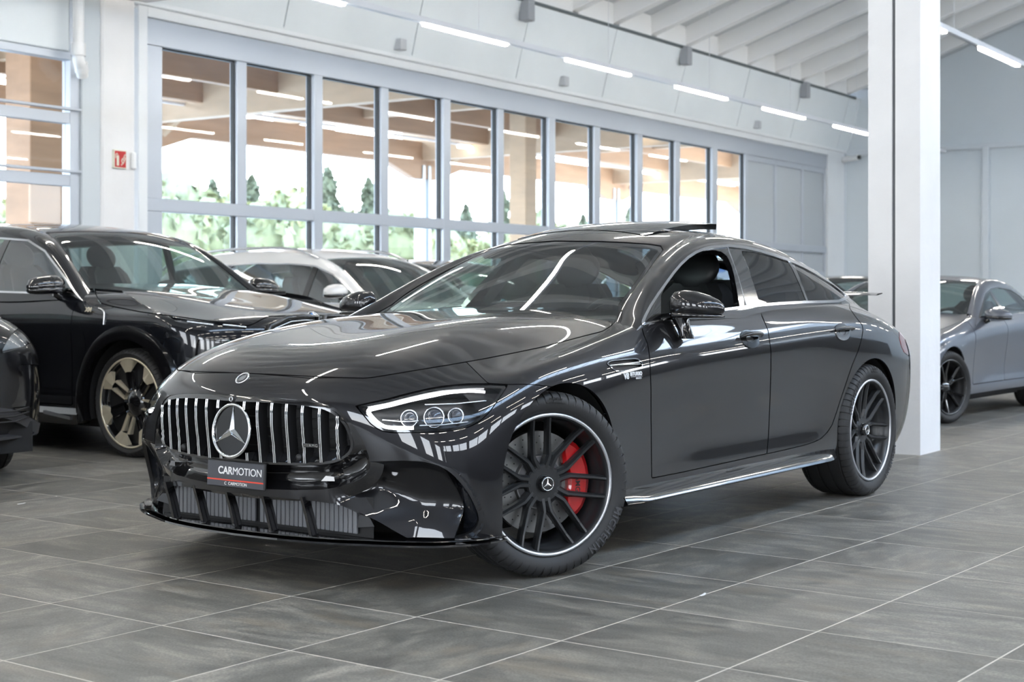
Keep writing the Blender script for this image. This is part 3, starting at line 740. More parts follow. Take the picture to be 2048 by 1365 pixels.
    D2 = [(1512, 560), (1518, 620), (1528, 642), (1536, 661), (1541.8, 702), (1541.8, 735), (1540, 800), (1537, 870), (1534, 908), (1575, 899), (1609, 890.5), (1627, 885), (1641, 878.5), (1654, 866), (1664, 851), (1673, 825), (1682, 797), (1704.5, 730), (1716, 703), (1723, 679), (1726, 660), (1724, 650), (1712, 635), (1700, 618), (1690, 560)]
    fd, low = low.carve(px_poly(MP, D1), 1.8); rd, low = low.carve(px_poly(MP, D2), 1.6)
    for sd in 'LR':
        sheet_obj(fd, 'front_door', PAINT, car, sd); sheet_obj(rd, 'rear_door', PAINT, car, sd)
    # front bumper / wing / sill / rear
    BP = [(1017, 769.5), (1045, 769), (1070, 770), (1100, 773.5), (1140, 780), (1170, 800), (1100, 1200), (200, 1200), (200, 700), (364, 735), (620, 757), (757, 754), (800, 746), (839, 739), (900, 729), (930, 722), (950, 742), (976, 767)]
    bp, low = low.carve(lambda V: np.where(V[:, 0] > .05, polysd(MP.px(V), BP), 50.), 1.6)
    sheet_obj(bp, 'front_bumper', PAINT, car, 'B', thick=.016)
    TL = [(1798, 662), (1806, 668), (1812, 684), (1817, 704), (1820, 714), (1809, 706), (1803, 694), (1799, 678)]
    tl, low = low.carve(px_poly(MP, TL), 1.2)
    for sd in 'LR': sheet_obj(tl, 'tail_lamp', mat('tail_lamp', (.22, .002, .003), .1, 0, 1), car, sd)
    wing, rest = low.split(-(low.V[:, 0] + .95))
    for sd in 'LR': sheet_obj(wing, 'front_wing', PAINT, car, sd)
    sill, rest = rest.split(np.where((rest.V[:, 0] > -2.62) & (rest.V[:, 2] < .5), -1., 1.) if False else (rest.V[:, 2] - 5))
    sheet_obj(sill, 'rear_body', PAINT, car, 'B')
    # ---- greenhouse
    WS = [(1243, 640), (1243, 611), (1262, 587), (1285, 556), (1308, 524), (1326, 500), (1322, 492), (1300, 488.5), (1250, 485), (1200, 483), (1100, 482), (1000, 480.5), (850, 480), (640, 700), (1200, 700)]
    ws, grn = grn.carve(px_poly(MP, WS), 1.6)
    wsr, wsg = ws.carve(lambda V: -(polysd(MP.px(V), WS) + 7))
    sheet_obj(wsg.off(-.002), 'windscreen', WINDG, car, 'B', rim=False); sheet_obj(wsr.off(-.003), 'windscreen_border', BLACKG, car, 'B', thick=.006)
    DLO = [(1284, 652), (1282.5, 645), (1289, 630), (1298, 613), (1313, 589), (1331.5, 563), (1345, 544.5), (1359, 528), (1374, 514), (1391, 503), (1408, 496), (1427, 492), (1459, 489.8), (1491, 493.5), (1518, 500), (1545.5, 507.8), (1586, 521.5), (1610, 532), (1632, 544), (1652, 556.5), (1672.7, 569.5), (1688, 582), (1699, 591.5), (1700, 594), (1692, 600), (1677, 605.8), (1650, 607), (1609, 608), (1560, 610.5), (1518, 614), (1454.5, 622), (1400, 631), (1331.8, 643)]
    dl, grn = grn.carve(px_poly(MP, DLO))
    chr_, dl2 = dl.carve(lambda V: -(polysd(MP.px(V), DLO) + 5.2))
    OPEN = [(1322.5, 590), (1335, 566), (1350, 543), (1366, 525.5), (1382, 512.5), (1396, 505), (1409, 501.5), (1424, 500), (1437, 501), (1448, 505), (1456, 514), (1463.6, 531), (1469, 551), (1473, 572), (1477, 595), (1480, 614), (1480, 640), (1322.5, 660)]
    op, dl3 = dl2.carve(px_poly(MP, OPEN))
    RW = [(1483, 502), (1510, 505), (1540, 512), (1577, 524), (1586, 540), (1600, 570), (1612, 602), (1609, 603.5), (1560, 606.5), (1521, 610), (1510, 572), (1497, 535)]
    RQ = [(1588, 528), (1610, 538), (1640, 554), (1665, 571), (1688, 589), (1690, 592), (1675, 600.5), (1650, 602.5), (1619, 604)]
    rw, dl3 = dl3.carve(px_poly(MP, RW), .8); rq, dl3 = dl3.carve(px_poly(MP, RQ), .8)
    for sd in 'LR':
        sheet_obj(chr_.off(.004), 'window_trim', SATIN, car, sd, thick=.010)
        sheet_obj(rw.off(-.003), 'rear_side_window', TINTG, car, sd, rim=False)
        sheet_obj(rq.off(-.003), 'quarter_window', TINTG, car, sd, rim=False)
        sheet_obj(dl3.off(-.002), 'window_pillar', BLACKG, car, sd, thick=.03)
    sheet_obj(op.off(-.006), 'front_side_window', WINDG, car, 'R', rim=False)
    for sg in (1, -1):  # bright uprights between the panes
        for a, b in (((1455, 497), (1492, 612)), ((1579, 522), (1615, 604))):
            p0, n0 = nearest_on(dl, MP, *a); p1, n1 = nearest_on(dl, MP, *b); pm = (p0 + p1) / 2 + np.array([0, .004, 0])
            MB().tube([(p[0], sg * (p[1] + .001), p[2]) for p in (p0, pm, p1)], .0035, 6, flat=(1.4, .6)).build('pane_divider', SATIN, car)
    # roof, tailgate
    _, grn = grn.split(grn.V[:, 2] - .93 + 0.0)
    RG = lambda V: np.maximum(np.maximum(V[:, 1] - (.47 - .04 * np.clip((-V[:, 0] - 3.2), 0, 1)), V[:, 0] + 2.62), -V[:, 0] - 3.95)
    rg, grn = grn.carve(RG, .004); sheet_obj(rg.off(-.002), 'rear_window', TINTG, car, 'B', rim=False)
    SR = lambda V: np.maximum(np.maximum(V[:, 1] - .40, V[:, 0] + 1.52), -V[:, 0] - 2.25)
    sr, grn = grn.carve(SR, .006)
    tilt = np.clip((-1.52 - sr.V[:, 0]) / .73, 0, 1)
    srp = renormal(merged(Sheet(sr.V + np.array([0, 0, 1.]) * (.003 + .052 * tilt ** 1.25)[:, None], sr.N, sr.F)))
    sheet_obj(srp, 'sunroof_panel', mat('roof_glass', (.008, .009, .01), .02, 0, 1.0, .0), car, 'B', thick=.03)
    sheet_obj(sr.off(-.03), 'sunroof_opening', DARKIN, car, 'B', rim=False)
    sheet_obj(grn, 'roof', PAINT, car, 'B')
    # ---- seat, dashboard, wheel
    build_cabin(car)
    # ---- splitter, skirts
    base = np.array(main_lower())[:, 0]; curve = []
    low0 = full
    zt = np.abs(low0.V[:, 2] - .205) < .012
    for i, q in enumerate(main_lower()[:8]): curve.append((q[1][0], q[1][1]))
    pts = [(p[0], p[1]) for p in catmull([(c[0], c[1], 0) for c in curve], 5)]
    pts = [p for p in pts if p[0] > .36]
    full_pts = [(x, -y) for x, y in pts[::-1]] + pts[1:]
    def outline(o, xs=0):
        Q = np.array(full_pts); T = np.gradient(Q, axis=0); T /= np.linalg.norm(T, axis=1, keepdims=True); Nn = np.stack([T[:, 1], -T[:, 0]], 1)
        Nn = np.where((Q * Nn).sum(1, keepdims=True) < 0, -Nn, Nn); return Q + Nn * o
    for (o0, o1, z0, z1, nm) in ((.030, -.20, .174, .185, 'front_splitter'), (.010, -.16, .190, .198, 'splitter_shelf')):
        A, B = outline(o0), outline(o1); A0 = outline(0.0); tp = np.clip(np.minimum(np.arange(len(A)), np.arange(len(A))[::-1]) / 7., 0, 1)[:, None]; A = A0 + (A - A0) * tp; B = A0 + (B - A0) * np.clip(tp + .25, 0, 1); up = np.abs(A[:, 1]) > .93; zb = np.interp(np.abs(A[:, 1]), [0, .8, .95], [0, 0, .008])
        rings = [[(A[i][0], A[i][1], z0 + .004 + zb[i]), (A[i][0] - .002, A[i][1], z1 + zb[i]), (B[i][0], B[i][1] * .97, z1 + .002), (B[i][0], B[i][1] * .97, z0)] for i in range(len(A))]
        fixn(MB().loft(rings, caps=True, smooth=False).build(nm, BLACKG, car))
    # intake floor, back and vanes
    MB().add([(.695, -.58, .20), (.695, .58, .20), (.695, .58, .35), (.695, -.58, .35)], [(0, 1, 2, 3)]).build('intake_back', mat('intake_dark', (.005, .005, .006), .6), car)
    lv = MB()
    for k in range(44):
        y = -.50 + k * 1.0 / 43
        if abs(y + .02) < .012: continue
        lv.bbox((.70, y - .0095, .212), (.712, y + .0095, .33), .002)
    lv.build('intake_louvres', mat('louvre_grey', (.16, .165, .18), .4), car, kind='stuff')
    for y in (-.42, -.25, -.07, .13, .34):
        rings = [[(x0 + .03, y - .007 + dy, z), (x0 + .03, y + .007 + dy, z), (x0 - .008, y + .007 + dy, z), (x0 - .008, y - .007 + dy, z)] for x0, z, dy in ((.785, .345, -.015), (.775, .28, 0.0), (.765, .20, .015))]
        fixn(MB().loft(rings, smooth=False).build('intake_vane', BLACKG, car))
    for sg in (1, -1):
        ck = [MP.at(652, 1002, x=.735), MP.at(664, 1060, x=.735), MP.at(738, 1056, x=.745), MP.at(722, 1026, x=.735), MP.at(700, 1014, x=.74)]
        MB().add([(p[0] - .03, sg * p[1], p[2]) for p in ck], [(0, 1, 2, 3, 4)]).build('intake_cheek', mat('satin_black', (.02, .021, .024), .35), car)
        # small bright-edged foils in the mouth
        q, n = nearest_on(surround, MP, 655, 958); F = frame_at((q[0] - .008, sg * q[1], q[2]), (1, sg * .3, .1))
        fixn(MB().prism([(-.045, -.014), (.04, -.010), (.035, .012), (-.02, .016)], 'z', -.05, .0).build('mouth_foil', BLACKG, car)) if False else fixn(MB().loft([[F((a, b, -.05)) for a, b in ((-.030, -.010), (.026, -.008), (.022, .008), (-.012, .010))], [F((a, b, .004)) for a, b in ((-.030, -.010), (.026, -.008), (.022, .008), (-.012, .010))]], smooth=False).build('mouth_foil', BLACKG, car))
        # side skirt
        xs = np.linspace(-.44, -2.53, 30); rings = []
        for x in xs:
            e = .55 + .45 * np.clip((-.44 - x) / .12, 0, 1); e2 = np.clip((x + 2.53) / .12, 0, 1); k = e * e2; yo = .948 + .034 * k
            zo = .036 + .014 * (-.44 - x) / 2.1
            rings.append([(x, sg * .90, .246 + zo), (x, sg * (.926), .250 + zo), (x, sg * (.938 + .010 * k), .234 + zo), (x, sg * (.945 + .022 * k), .214 + zo), (x, sg * yo, .202 - .006 * k + zo), (x, sg * (yo + .002), .192 + zo), (x, sg * (yo - .02), .182 + zo), (x, sg * .86, .18 + zo)])
        fixn(MB().loft(rings, caps=True, smooth=True).build('side_skirt', BLACKG, car, auto=28))
    # plate
    q, n = nearest_on(surround, MP, 470, 952); pc_ = MP.at(471.5, 950, x=.846); F = frame_at((.846, pc_[1], pc_[2]), (1, 0, .05))
    MB().bbox((-.158, -.0515, -.012), (.158, .0515, .002), .004, F).build('plate_holder', BLACKM, car)
    MB().bbox((-.154, -.048, .002), (.154, .048, .0035), .001, F).build('number_plate', mat('plate_slate', (.045, .047, .058), .35, 0, .5), car)
    RED = mat('plate_red', (.75, .06, .03), .4)
    MB().box((-.154, -.0255, .0035), (.154, -.0205, .0041), F).build('plate_stripe', RED, car)
    text_mesh('plate_lettering', 'CAR', .040, WHITEP, car, lambda p: F((p[0] - .094, p[1] + .012, p[2] + .0042)), .0004, spacing=1.0, bold=.0009, align='LEFT')
    text_mesh('plate_lettering', 'MOTION', .040, WHITEP, car, lambda p: F((p[0] - .0145, p[1] + .012, p[2] + .0042)), .0004, spacing=.98, align='LEFT')
    text_mesh('plate_lettering', 'C  CARMOTION', .017, WHITEP, car, lambda p: F((p[0] + .005, p[1] - .036, p[2] + .0042)), .0004)
    # handles
    for (u, v, L) in ((1499, 677, .10), (1685, 662, .10)):
        for sg in (1, -1):
            S_ = fd if u < 1600 else rd
            q, n = nearest_on(S_, MP, u, v); F = frame_at((q[0], sg * q[1], q[2]), (n[0], sg * n[1], n[2])); s2 = -sg
            ring = [F((.088 * cos(a), .046 * sin(a) - .004, .001)) for a in np.linspace(0, 2 * pi, 32, endpoint=False)]
            rin = [F((.070 * cos(a), .034 * sin(a) - .004, .0015)) for a in np.linspace(0, 2 * pi, 32, endpoint=False)]
            rin2 = [F((.035 * cos(a), .016 * sin(a) - .004, .0012)) for a in np.linspace(0, 2 * pi, 32, endpoint=False)]
            MB().loft([ring, rin, rin2], closed=True, caps=False).build('handle_bowl', BLACKG, car)
            pts = [F((x * L, .004 + .006 * (1 - x * x), .010 + .026 * (1 - x ** 4))) for x in np.linspace(-1, 1, 15)]
            MB().tube(pts, [.009 + .008 * (1 - (abs(x)) ** 3) for x in np.linspace(-1, 1, 15)], 12, flat=(1.0, .6)).build('door_handle', PAINT, car)
            MB().tube([F((x * L * .9, .006 + .006 * (1 - x * x), .016 + .0315 * (1 - x ** 4))) for x in np.linspace(-1, 1, 13)], .0022, 6).build('handle_trim', CHROME, car)
    # mirrors
    for sg in (1, -1):
        c = MP.at(1392, 612, y=1.0)
        rings = []; ringsb = []
        for q, hx, hz, dz, dx in ((-.118, .006, .020, -.004, -.004), (-.112, .032, .048, .0, 0), (-.085, .055, .062, .004, .0), (-.04, .064, .067, .004, .0), (.01, .064, .062, .0, -.004), (.06, .057, .052, -.006, -.010), (.095, .044, .040, -.012, -.018), (.116, .026, .026, -.016, -.026), (.124, .006, .010, -.018, -.03)):
            ring = []
            for a in np.linspace(0, 2 * pi, 28, endpoint=False):
                ca, sa = cos(a), sin(a); ex = .75
                X = (abs(ca) ** ex) * (1 if ca > 0 else -1); Z = (abs(sa) ** ex) * (1 if sa > 0 else -1)
                X = X * (1.25 if X > 0 else .7); 
                if sa < 0: Z *= .72
                ring.append((c[0] + dx + X * hx, sg * (c[1] + q), c[2] + .0 + dz + Z * hz))
            rings.append(ring)
        mb = fixn(MB().loft(rings, caps=True, smooth=True).build('mirror_cap', PAINT, car))
        rb = [[(p[0], p[1], min(p[2], c[2] - .022) - .004) for p in r] for r in rings]
        rb = [[(c[0] + (p[0] - c[0]) * .985, c_y, p[2]) for p, c_y in zip(r, [q[1] for q in r])] for r in rb]
        low_r = []
        for r in rings:
            low_r.append([(c[0] + (p[0] - c[0]) * 1.03, p[1] * 1.0, (c[2] - .030) + (p[2] - c[2]) * .30 - .012) for p in r])
        fixn(MB().loft(low_r, caps=True, smooth=True).build('mirror_base', BLACKG, car))
        s0 = np.array([c[0] - .0, sg * (c[1] - .085), c[2] - .045]); s1 = np.array([c[0] - .005, sg * .955, c[2] - .145])
        rr = []
        for t_, wx_, wy_ in ((0, .046, .044), (.3, .038, .035), (.65, .034, .030), (1, .040, .030)):
            m_ = s0 * (1 - t_) + s1 * t_; m_[1] -= sg * .02 * sin(pi * t_) * 0
            rr.append([(m_[0] + wx_ * cos(a), m_[1] + wy_ * sin(a), m_[2]) for a in np.linspace(0, 2 * pi, 16, endpoint=False)])
        fixn(MB().loft(rr, caps=True, smooth=True).build('mirror_arm', BLACKG, car))
    # rear wing
    wz = 1.115
    rings = []
    for y in np.linspace(-.60, .60, 25):
        k = 1 - (abs(y) / .60) ** 6; ch = .055 + .04 * k; x0 = -3.92; zz = wz - .012 * (abs(y) / .6) ** 2
        rings.append([(x0 + ch * .9 * 1, y, zz - .006), (x0 + ch * .3, y, zz + .006 + .004 * k), (x0 - ch, y, zz + .012), (x0 - ch, y, zz + .006), (x0 + ch * .2, y, zz - .012 * (.3 + .7 * k))])
    fixn(MB().loft(rings, caps=True, smooth=True).build('rear_wing', BLACKG, car, auto=50))
    for sg in (1, -1):
        fixn(MB().bbox((-3.97, sg * .36 - .02, .98), (-3.86, sg * .36 + .02, wz), .006).build('wing_strut', BLACKG, car))
    # arch liners, wheels
    for cx in (0, -2.951):
        for sg in (1, -1):
            pr = []
            for a in np.linspace(-.25, pi + .25, 26): pr.append((cx + .40 * cos(a), .362 + .40 * sin(a)))
            rings = [[(x, sg * y, z) for x, z in pr] for y in (.935, .60)]
            MB().loft(rings, closed=False, caps=False).add([(x, sg * .60, z) for x, z in pr], [tuple(range(len(pr)))]).build('arch_liner', mat('arch_dark', (.008, .008, .009), .8), car)
    st = radians(-26)
    for sg in (1, -1):
        pv = np.array([0, sg * .80]); off = np.array([0, .022 * sg]); o2 = pv + np.array([-off[1] * sin(st), off[1] * cos(st)])
        build_wheel(car, (o2[0], o2[1], .361), st, .361, .275, .272, AMG, flip=(sg < 0), caliper=(-.75, .85), disc=.200, cal_side=1 if sg > 0 else -1)
        build_wheel(car, (-2.951, sg * .822, .361), 0, .361, .305, .272, AMG, flip=(sg < 0), disc=.180, caliper=None)
    for wch in [o for o in car.children if o.name.startswith('wheel')]:
        tm = mat('tyre_lettering', (.055, .055, .06), .55)
        for a0 in (.9, .9 + pi):
            text_mesh('tyre_lettering', 'MICHELIN', .040, tm, wch, lambda p, a0=a0: ((.3165 + p[1]) * sin(a0 - p[0] / .3165), wch_h(wch) + .0012 + p[2], (.3165 + p[1]) * cos(a0 - p[0] / .3165)), .001, spacing=1.25, bold=.001)
        for tx, rr_, sz_ in (('MICHELIN', .334, .013), ('Total Performance', .319, .011)):
            text_mesh('tyre_sticker', tx, sz_, mat('sticker_black', (.004, .004, .004), .4), wch, lambda p, rr_=rr_: ((rr_ + p[1]) * sin(-.05 - p[0] / rr_), wch_h(wch) + .0013 + p[2], (rr_ + p[1]) * cos(-.05 - p[0] / rr_)), .0005, bold=.0005)
    MB().box((-3.5, -.70, .17), (.50, .70, .30)).build('underbody', mat('arch_dark', (.008, .008, .009), .8), car)
    # parking sensors in the bumper
    for (u, v) in ((790, 947),):
        q, n = nearest_on(scoopb, MP, u, v); n = np.array([.9, .4, .1])
        for sg in (1, -1):
            F = frame_at((q[0], sg * q[1], q[2]), (n[0], sg * n[1], n[2])); ring_mb(.0125, .0015, F, 24, .001).build('sensor_ring', BLACKM, car)
            MB().add([F((.0105 * cos(a), .0105 * sin(a), .0015)) for a in np.linspace(0, 2 * pi, 20, endpoint=False)], [tuple(range(20))]).build('parking_sensor', mat('sensor_grey', (.12, .12, .13), .4, .3, .5), car)
    return car

def seat_mb(c, w=.50, lean=.30, hr=True):
    """front seat: cushion, bolstered back, head rest (x forward)"""
    x, y, z = c; out = []
    cu = MB(); rings = []
    for t in np.linspace(0, 1, 9):
        xx = x + .28 - .54 * t; zc = z + .06 - .05 * t
        rings.append([(xx, y - w / 2, zc - .10), (xx, y - w / 2, zc + .05), (xx, y - w / 2 + .07, zc + .075), (xx, y - w / 2 + .12, zc + .02), (xx, y + w / 2 - .12, zc + .02), (xx, y + w / 2 - .07, zc + .075), (xx, y + w / 2, zc + .05), (xx, y + w / 2, zc - .10)])
    cu.loft(rings, caps=True)
    bk = MB(); rings = []
    for t in np.linspace(0, 1, 13):
        zz = z + .02 + .70 * t; xx = x - .24 - lean * .70 * t; ww = w * (1.0 - .22 * max(0, t - .55) / .45) if t < .97 else w * .62; b = .085 * (1 - t ** 3) * 1
        rings.append([(xx - .11, y - ww / 2 + .02, zz), (xx + .02 + b, y - ww / 2, zz), (xx + .035 + b, y - ww / 2 + .06, zz), (xx + .02, y - ww / 2 + .12, zz), (xx + .02, y + ww / 2 - .12, zz), (xx + .035 + b, y + ww / 2 - .06, zz), (xx + .02 + b, y + ww / 2, zz), (xx - .11, y + ww / 2 - .02, zz)])
    bk.loft(rings, caps=True)
    hd = MB(); rings = []
    for t in np.linspace(0, 1, 8):
        k = sin(pi * (t * .9 + .05)) ** .4; zz = z + .70 + .19 * t; xx = x - .24 - lean * (.68 + .19 * t)
        rings.append([(xx + .05 * k * cos(a), y + .145 * k * sin(a), zz) for a in np.linspace(0, 2 * pi, 16, endpoint=False)])
    hd.loft(rings, caps=True)
    return cu, bk, hd
def build_cabin(car, xs=-1.58, ys=.37, z=.44, dash=-1.0, wheel_side=1, zb=.96, wd=.78, rear=True):
    for sg in (1, -1):
        cu, bk, hd = seat_mb((xs, sg * ys, z)); s = cu.build('seat', LEATHER, car, auto=45); bk.build('seat_back', LEATHER, s, auto=45); hd.build('head_rest', LEATHER, s, auto=60)
    if rear:
        cu, bk, hd = seat_mb((xs - .95, 0, z + .03), 1.2, .4); s = cu.build('rear_seat', LEATHER, car, auto=45); bk.build('seat_back', LEATHER, s, auto=45)
    # dashboard
    rings = []
    for y in np.linspace(-wd, wd, 13):
        k = (abs(y) / wd) ** 4 * .05
        rings.append([(dash + .30, y, zb - .03 - k), (dash + .05, y, zb + .015 - k), (dash - .14, y, zb + .005 - k), (dash - .20, y, zb - .05 - k), (dash - .16, y, zb - .25), (dash + .1, y, zb - .40)])
    fixn(MB().loft(rings, caps=True, smooth=True).build('dashboard', mat('dash_black', (.03, .03, .032), .6, bump=(200, .2, .001)), car, auto=50))
    c = np.array([dash - .30, wheel_side * ys, zb - .06]); F = frame_at(c, (-1, 0, .42))
    s = ring_mb(.185, .016, F, 40).build('steering_wheel', LEATHER, car)
    b = MB()
    for a in (0, pi, -pi / 2): b.tube([F((.02 * cos(a), .02 * sin(a), -.01)), F((.18 * cos(a), .18 * sin(a), 0))], .018, 6, flat=(1, .4))
    b.lathe([(0, .01), (.05, .005), (.06, -.03)], 20, M=lambda p: F((p[0], p[2], p[1]))).build('wheel_hub', DARKIN, s)
    # floor of the cabin
    MB().box((dash - 2.6, -wd, .25), (dash + .2, wd, .30)).build('cabin_floor', DARKIN, car)
    # inner mirror
    return
# ------------------------------------------------------------------ the other cars of the show
def make_green(S, f=(0, .3, .58, .8, .93), bow=.010, pz=2.3):
    C = []
    for (cx, cz), e, g, t, b in S:
        e, g, t, b = map(np.array, (e, g, t, b)); row = []
        for q in f: row.append((cx + (e[0] - cx) * q ** 2, e[1] * q, cz + (e[2] - cz) * q ** pz))
        row += [tuple(e), tuple(e * .35 + g * .65 + np.array((0, .004, .012))), tuple(g * .55 + t * .45 + np.array((0, .008, .004))), tuple(t)]
        for q in (.12, .4, .7, 1.0): p = t + (b - t) * q; p = p + np.array((0, bow * 4 * q * (1 - q), 0)); row.append(tuple(p))
        row.append(tuple(b + (b - t) * .12)); C.append(row)
    return C
def suv_lower(zs=1.0):
    C = []
    def col(xs, ys, zs_): C.append([(x, y, z) for x, y, z in zip(xs, ys, zs_)])
    zf = [.21, .30, .44, .60, .75, .86, .925]
    xf = [.74, .80, .835, .85, .85, .84, .80]
    hz = [.965, 1.02, 1.065, 1.11, 1.165, 1.20]
    def nose(dx, y, hx, hy, hzz): col([v - dx for v in xf] + hx, [y] * 7 + hy, zf + hzz)
    nose(0, 0, [.74, .45, .08, -.28, -.62, -.95], [0] * 6, [.965, 1.015, 1.07, 1.12, 1.165, 1.19])
    nose(.005, .25, [.735, .44, .07, -.29, -.62, -.95], [.25, .25, .24, .22, .21, .2], [.965, 1.02, 1.075, 1.122, 1.165, 1.19])
    nose(.03, .50, [.71, .42, .05, -.30, -.63, -.95], [.50, .50, .48, .46, .43, .4], [.955, 1.015, 1.085, 1.135, 1.165, 1.19])
    nose(.085, .70, [.65, .38, .02, -.31, -.64, -.96], [.69, .66, .64, .61, .59, .55], [.945, .995, 1.07, 1.13, 1.16, 1.185])
    nose(.19, .85, [.56, .33, 0, -.33, -.66, -.97], [.83, .80, .775, .745, .72, .66], [.935, .972, 1.025, 1.09, 1.14, 1.17])
    nose(.33, .945, [.44, .26, -.03, -.36, -.67, -.98], [.915, .885, .86, .83, .80, .74], [.935, .965, 1.0, 1.055, 1.12, 1.15])
    def side(x, ex=0, bz=1.10, w=0, nx=None):
        ys = [.95, .975, .985, .975, .985, .992, .985]
        zz = [.22, .30, .44, .60, .76, .88, .945]
        xs = [x] * 7 + ([x - .02, x - .05, x - .12, x - .22, x - .32, x - .5] if nx is None else [x] * 6)
        C.append([(a, b + w, c) for a, b, c in zip(xs, ys + ([.965, .93, .905, .89, .875, .80] if nx is None else [.978, .965, .95, .938, .925, .85]), zz + ([.975, .995, 1.015, 1.045, 1.095, 1.12] if nx is None else [.985, 1.02, 1.05, 1.08, bz, bz + .02]))])
    side(.36); side(.12); side(-.12); 
    C.append([(a, b, c) for a, b, c in zip([-.36] * 7 + [-.37, -.39, -.43, -.48, -.55, -.75], [.95, .975, .985, .975, .985, .992, .987, .972, .945, .925, .91, .90, .82], [.22, .30, .44, .60, .76, .88, .95, .985, 1.01, 1.035, 1.06, 1.095, 1.13])])
    for x, bz, w in ((-.62, 1.095, -.012), (-1.0, 1.10, -.02), (-1.5, 1.11, -.02), (-2.0, 1.12, -.015), (-2.45, 1.13, 0), (-2.8, 1.14, .005), (-3.1, 1.15, .005), (-3.4, 1.16, 0), (-3.7, 1.17, -.02)): side(x, bz=bz, w=w, nx=1)
    C.append([(-3.95, y, z) for y, z in zip([.86, .89, .90, .905, .91, .91, .905, .90, .89, .88, .86, .83, .75], [.26, .33, .46, .62, .78, .90, .97, 1.02, 1.06, 1.09, 1.13, 1.17, 1.19])])
    for x, k in ((-4.1, .74), (-4.16, .45), (-4.17, 0)): C.append([(x, y * k / .9, z) for y, z in zip([.86, .89, .90, .905, .91, .91, .905, .90, .89, .88, .86, .83, .75], [.28, .35, .46, .62, .78, .90, .97, 1.02, 1.06, 1.09, 1.13, 1.17, 1.19])])
    return C
SUVS = [((-.50, 1.10), (-.60, .79, 1.10), (-.56, .87, 1.09), (-.53, .91, 1.07), (-.50, .935, 1.04)),
        ((-.64, 1.19), (-.70, .765, 1.165), (-.68, .835, 1.165), (-.66, .885, 1.14), (-.64, .925, 1.075)),
        ((-.88, 1.36), (-.93, .715, 1.335), (-.92, .785, 1.34), (-.90, .835, 1.29), (-.88, .925, 1.095)),
        ((-1.12, 1.525), (-1.18, .65, 1.50), (-1.17, .725, 1.50), (-1.14, .795, 1.44), (-1.13, .925, 1.10)),
        ((-1.33, 1.615), (-1.42, .61, 1.585), (-1.41, .70, 1.575), (-1.38, .765, 1.525), (-1.4, .925, 1.105)),
        ((-1.65, 1.665), (-1.72, .60, 1.632), (-1.72, .69, 1.615), (-1.72, .755, 1.548), (-1.72, .922, 1.112)),
        ((-2.2, 1.69), (-2.2, .60, 1.655), (-2.2, .69, 1.635), (-2.2, .752, 1.556), (-2.2, .92, 1.125)),
        ((-2.9, 1.68), (-2.9, .60, 1.64), (-2.9, .69, 1.62), (-2.9, .75, 1.54), (-2.9, .91, 1.14)),
        ((-3.5, 1.63), (-3.5, .58, 1.59), (-3.5, .67, 1.57), (-3.5, .735, 1.49), (-3.5, .89, 1.16)),
        ((-3.85, 1.50), (-3.8, .56, 1.47), (-3.78, .65, 1.45), (-3.75, .72, 1.40), (-3.75, .86, 1.17)),
        ((-4.05, 1.25), (-4.0, .55, 1.22), (-3.97, .66, 1.2), (-3.95, .75, 1.18), (-3.95, .82, 1.12))]
def scale_net(C, fx=lambda x: x, fy=lambda y: y, fz=lambda z: z):
    return [[(fx(p[0]), fy(p[1]), fz(p[2])) for p in r] for r in C]
def scale_st(S, fx, fy, fz):
    return [((fx(c[0]), fz(c[1])),) + tuple((fx(q[0]), fy(q[1]), fz(q[2])) for q in rest) for c, *rest in S]

def wedge_spokes(gold):
    def f(wp, rim, h):
        for k in range(7):
            a0 = k * 2 * pi / 7 + .12
            P = lambda r, b, y: (r * sin(a0 + b), y, r * cos(a0 + b))
            MB().add([P(rim - .004, -.26, h - .02), P(rim - .004, 0, h - .012), P(rim - .004, .26, h - .02), P(rim * .70, -.14, h - .026), P(rim * .70, .0, h - .018), P(rim * .70, .14, h - .026), P(rim * .97, -.26, h - .06), P(rim * .97, .26, h - .06)],
                     [(0, 1, 4, 3), (1, 2, 5, 4), (0, 3, 6), (2, 7, 5)]).build('spoke_wedge', gold, wp)
            mb = MB()
            for s_ in (-1, 1): sweep_bar(mb, [(.085 * sin(a0 + s_ * .36), .085 * cos(a0 + s_ * .36), h - .05), (rim * .72 * sin(a0 + s_ * .145), rim * .72 * cos(a0 + s_ * .145), h - .03)], [.014, .022], [.05, .05], .5)
            fixn(mb.build('spoke', gold if k % 2 else BLACKG, wp))
        MB().lathe([(0, h - .032), (.05, h - .034), (.062, h - .045), (.10, h - .05), (.105, h - .09)], 14).build('hub_cover', BLACKG, wp)
        MB().lathe([(.052, h - .068), (rim - .02, h - .075)], 40).build('wheel_dish', BLACKM, wp)
    return f
def twin_spokes(m, n=5):
    def f(wp, rim, h):
        for k in range(n):
            a0 = k * 2 * pi / n + .3
            for s_ in (-1, 1):
                mb = MB(); sweep_bar(mb, [(.05 * sin(a0 + s_ * .2), .05 * cos(a0 + s_ * .2), h - .05), (.12 * sin(a0 + s_ * .14), .12 * cos(a0 + s_ * .14), h - .045), ((rim - .005) * sin(a0 + s_ * .26), (rim - .005) * cos(a0 + s_ * .26), h - .02)], [.03, .024, .022], [.04, .035, .03], .45)
                fixn(mb.build('spoke', m, wp))
        MB().lathe([(0, h - .035), (.03, h - .036), (.036, h - .05), (.06, h - .055), (.065, h - .09)], 30).build('hub', m, wp)
    return f

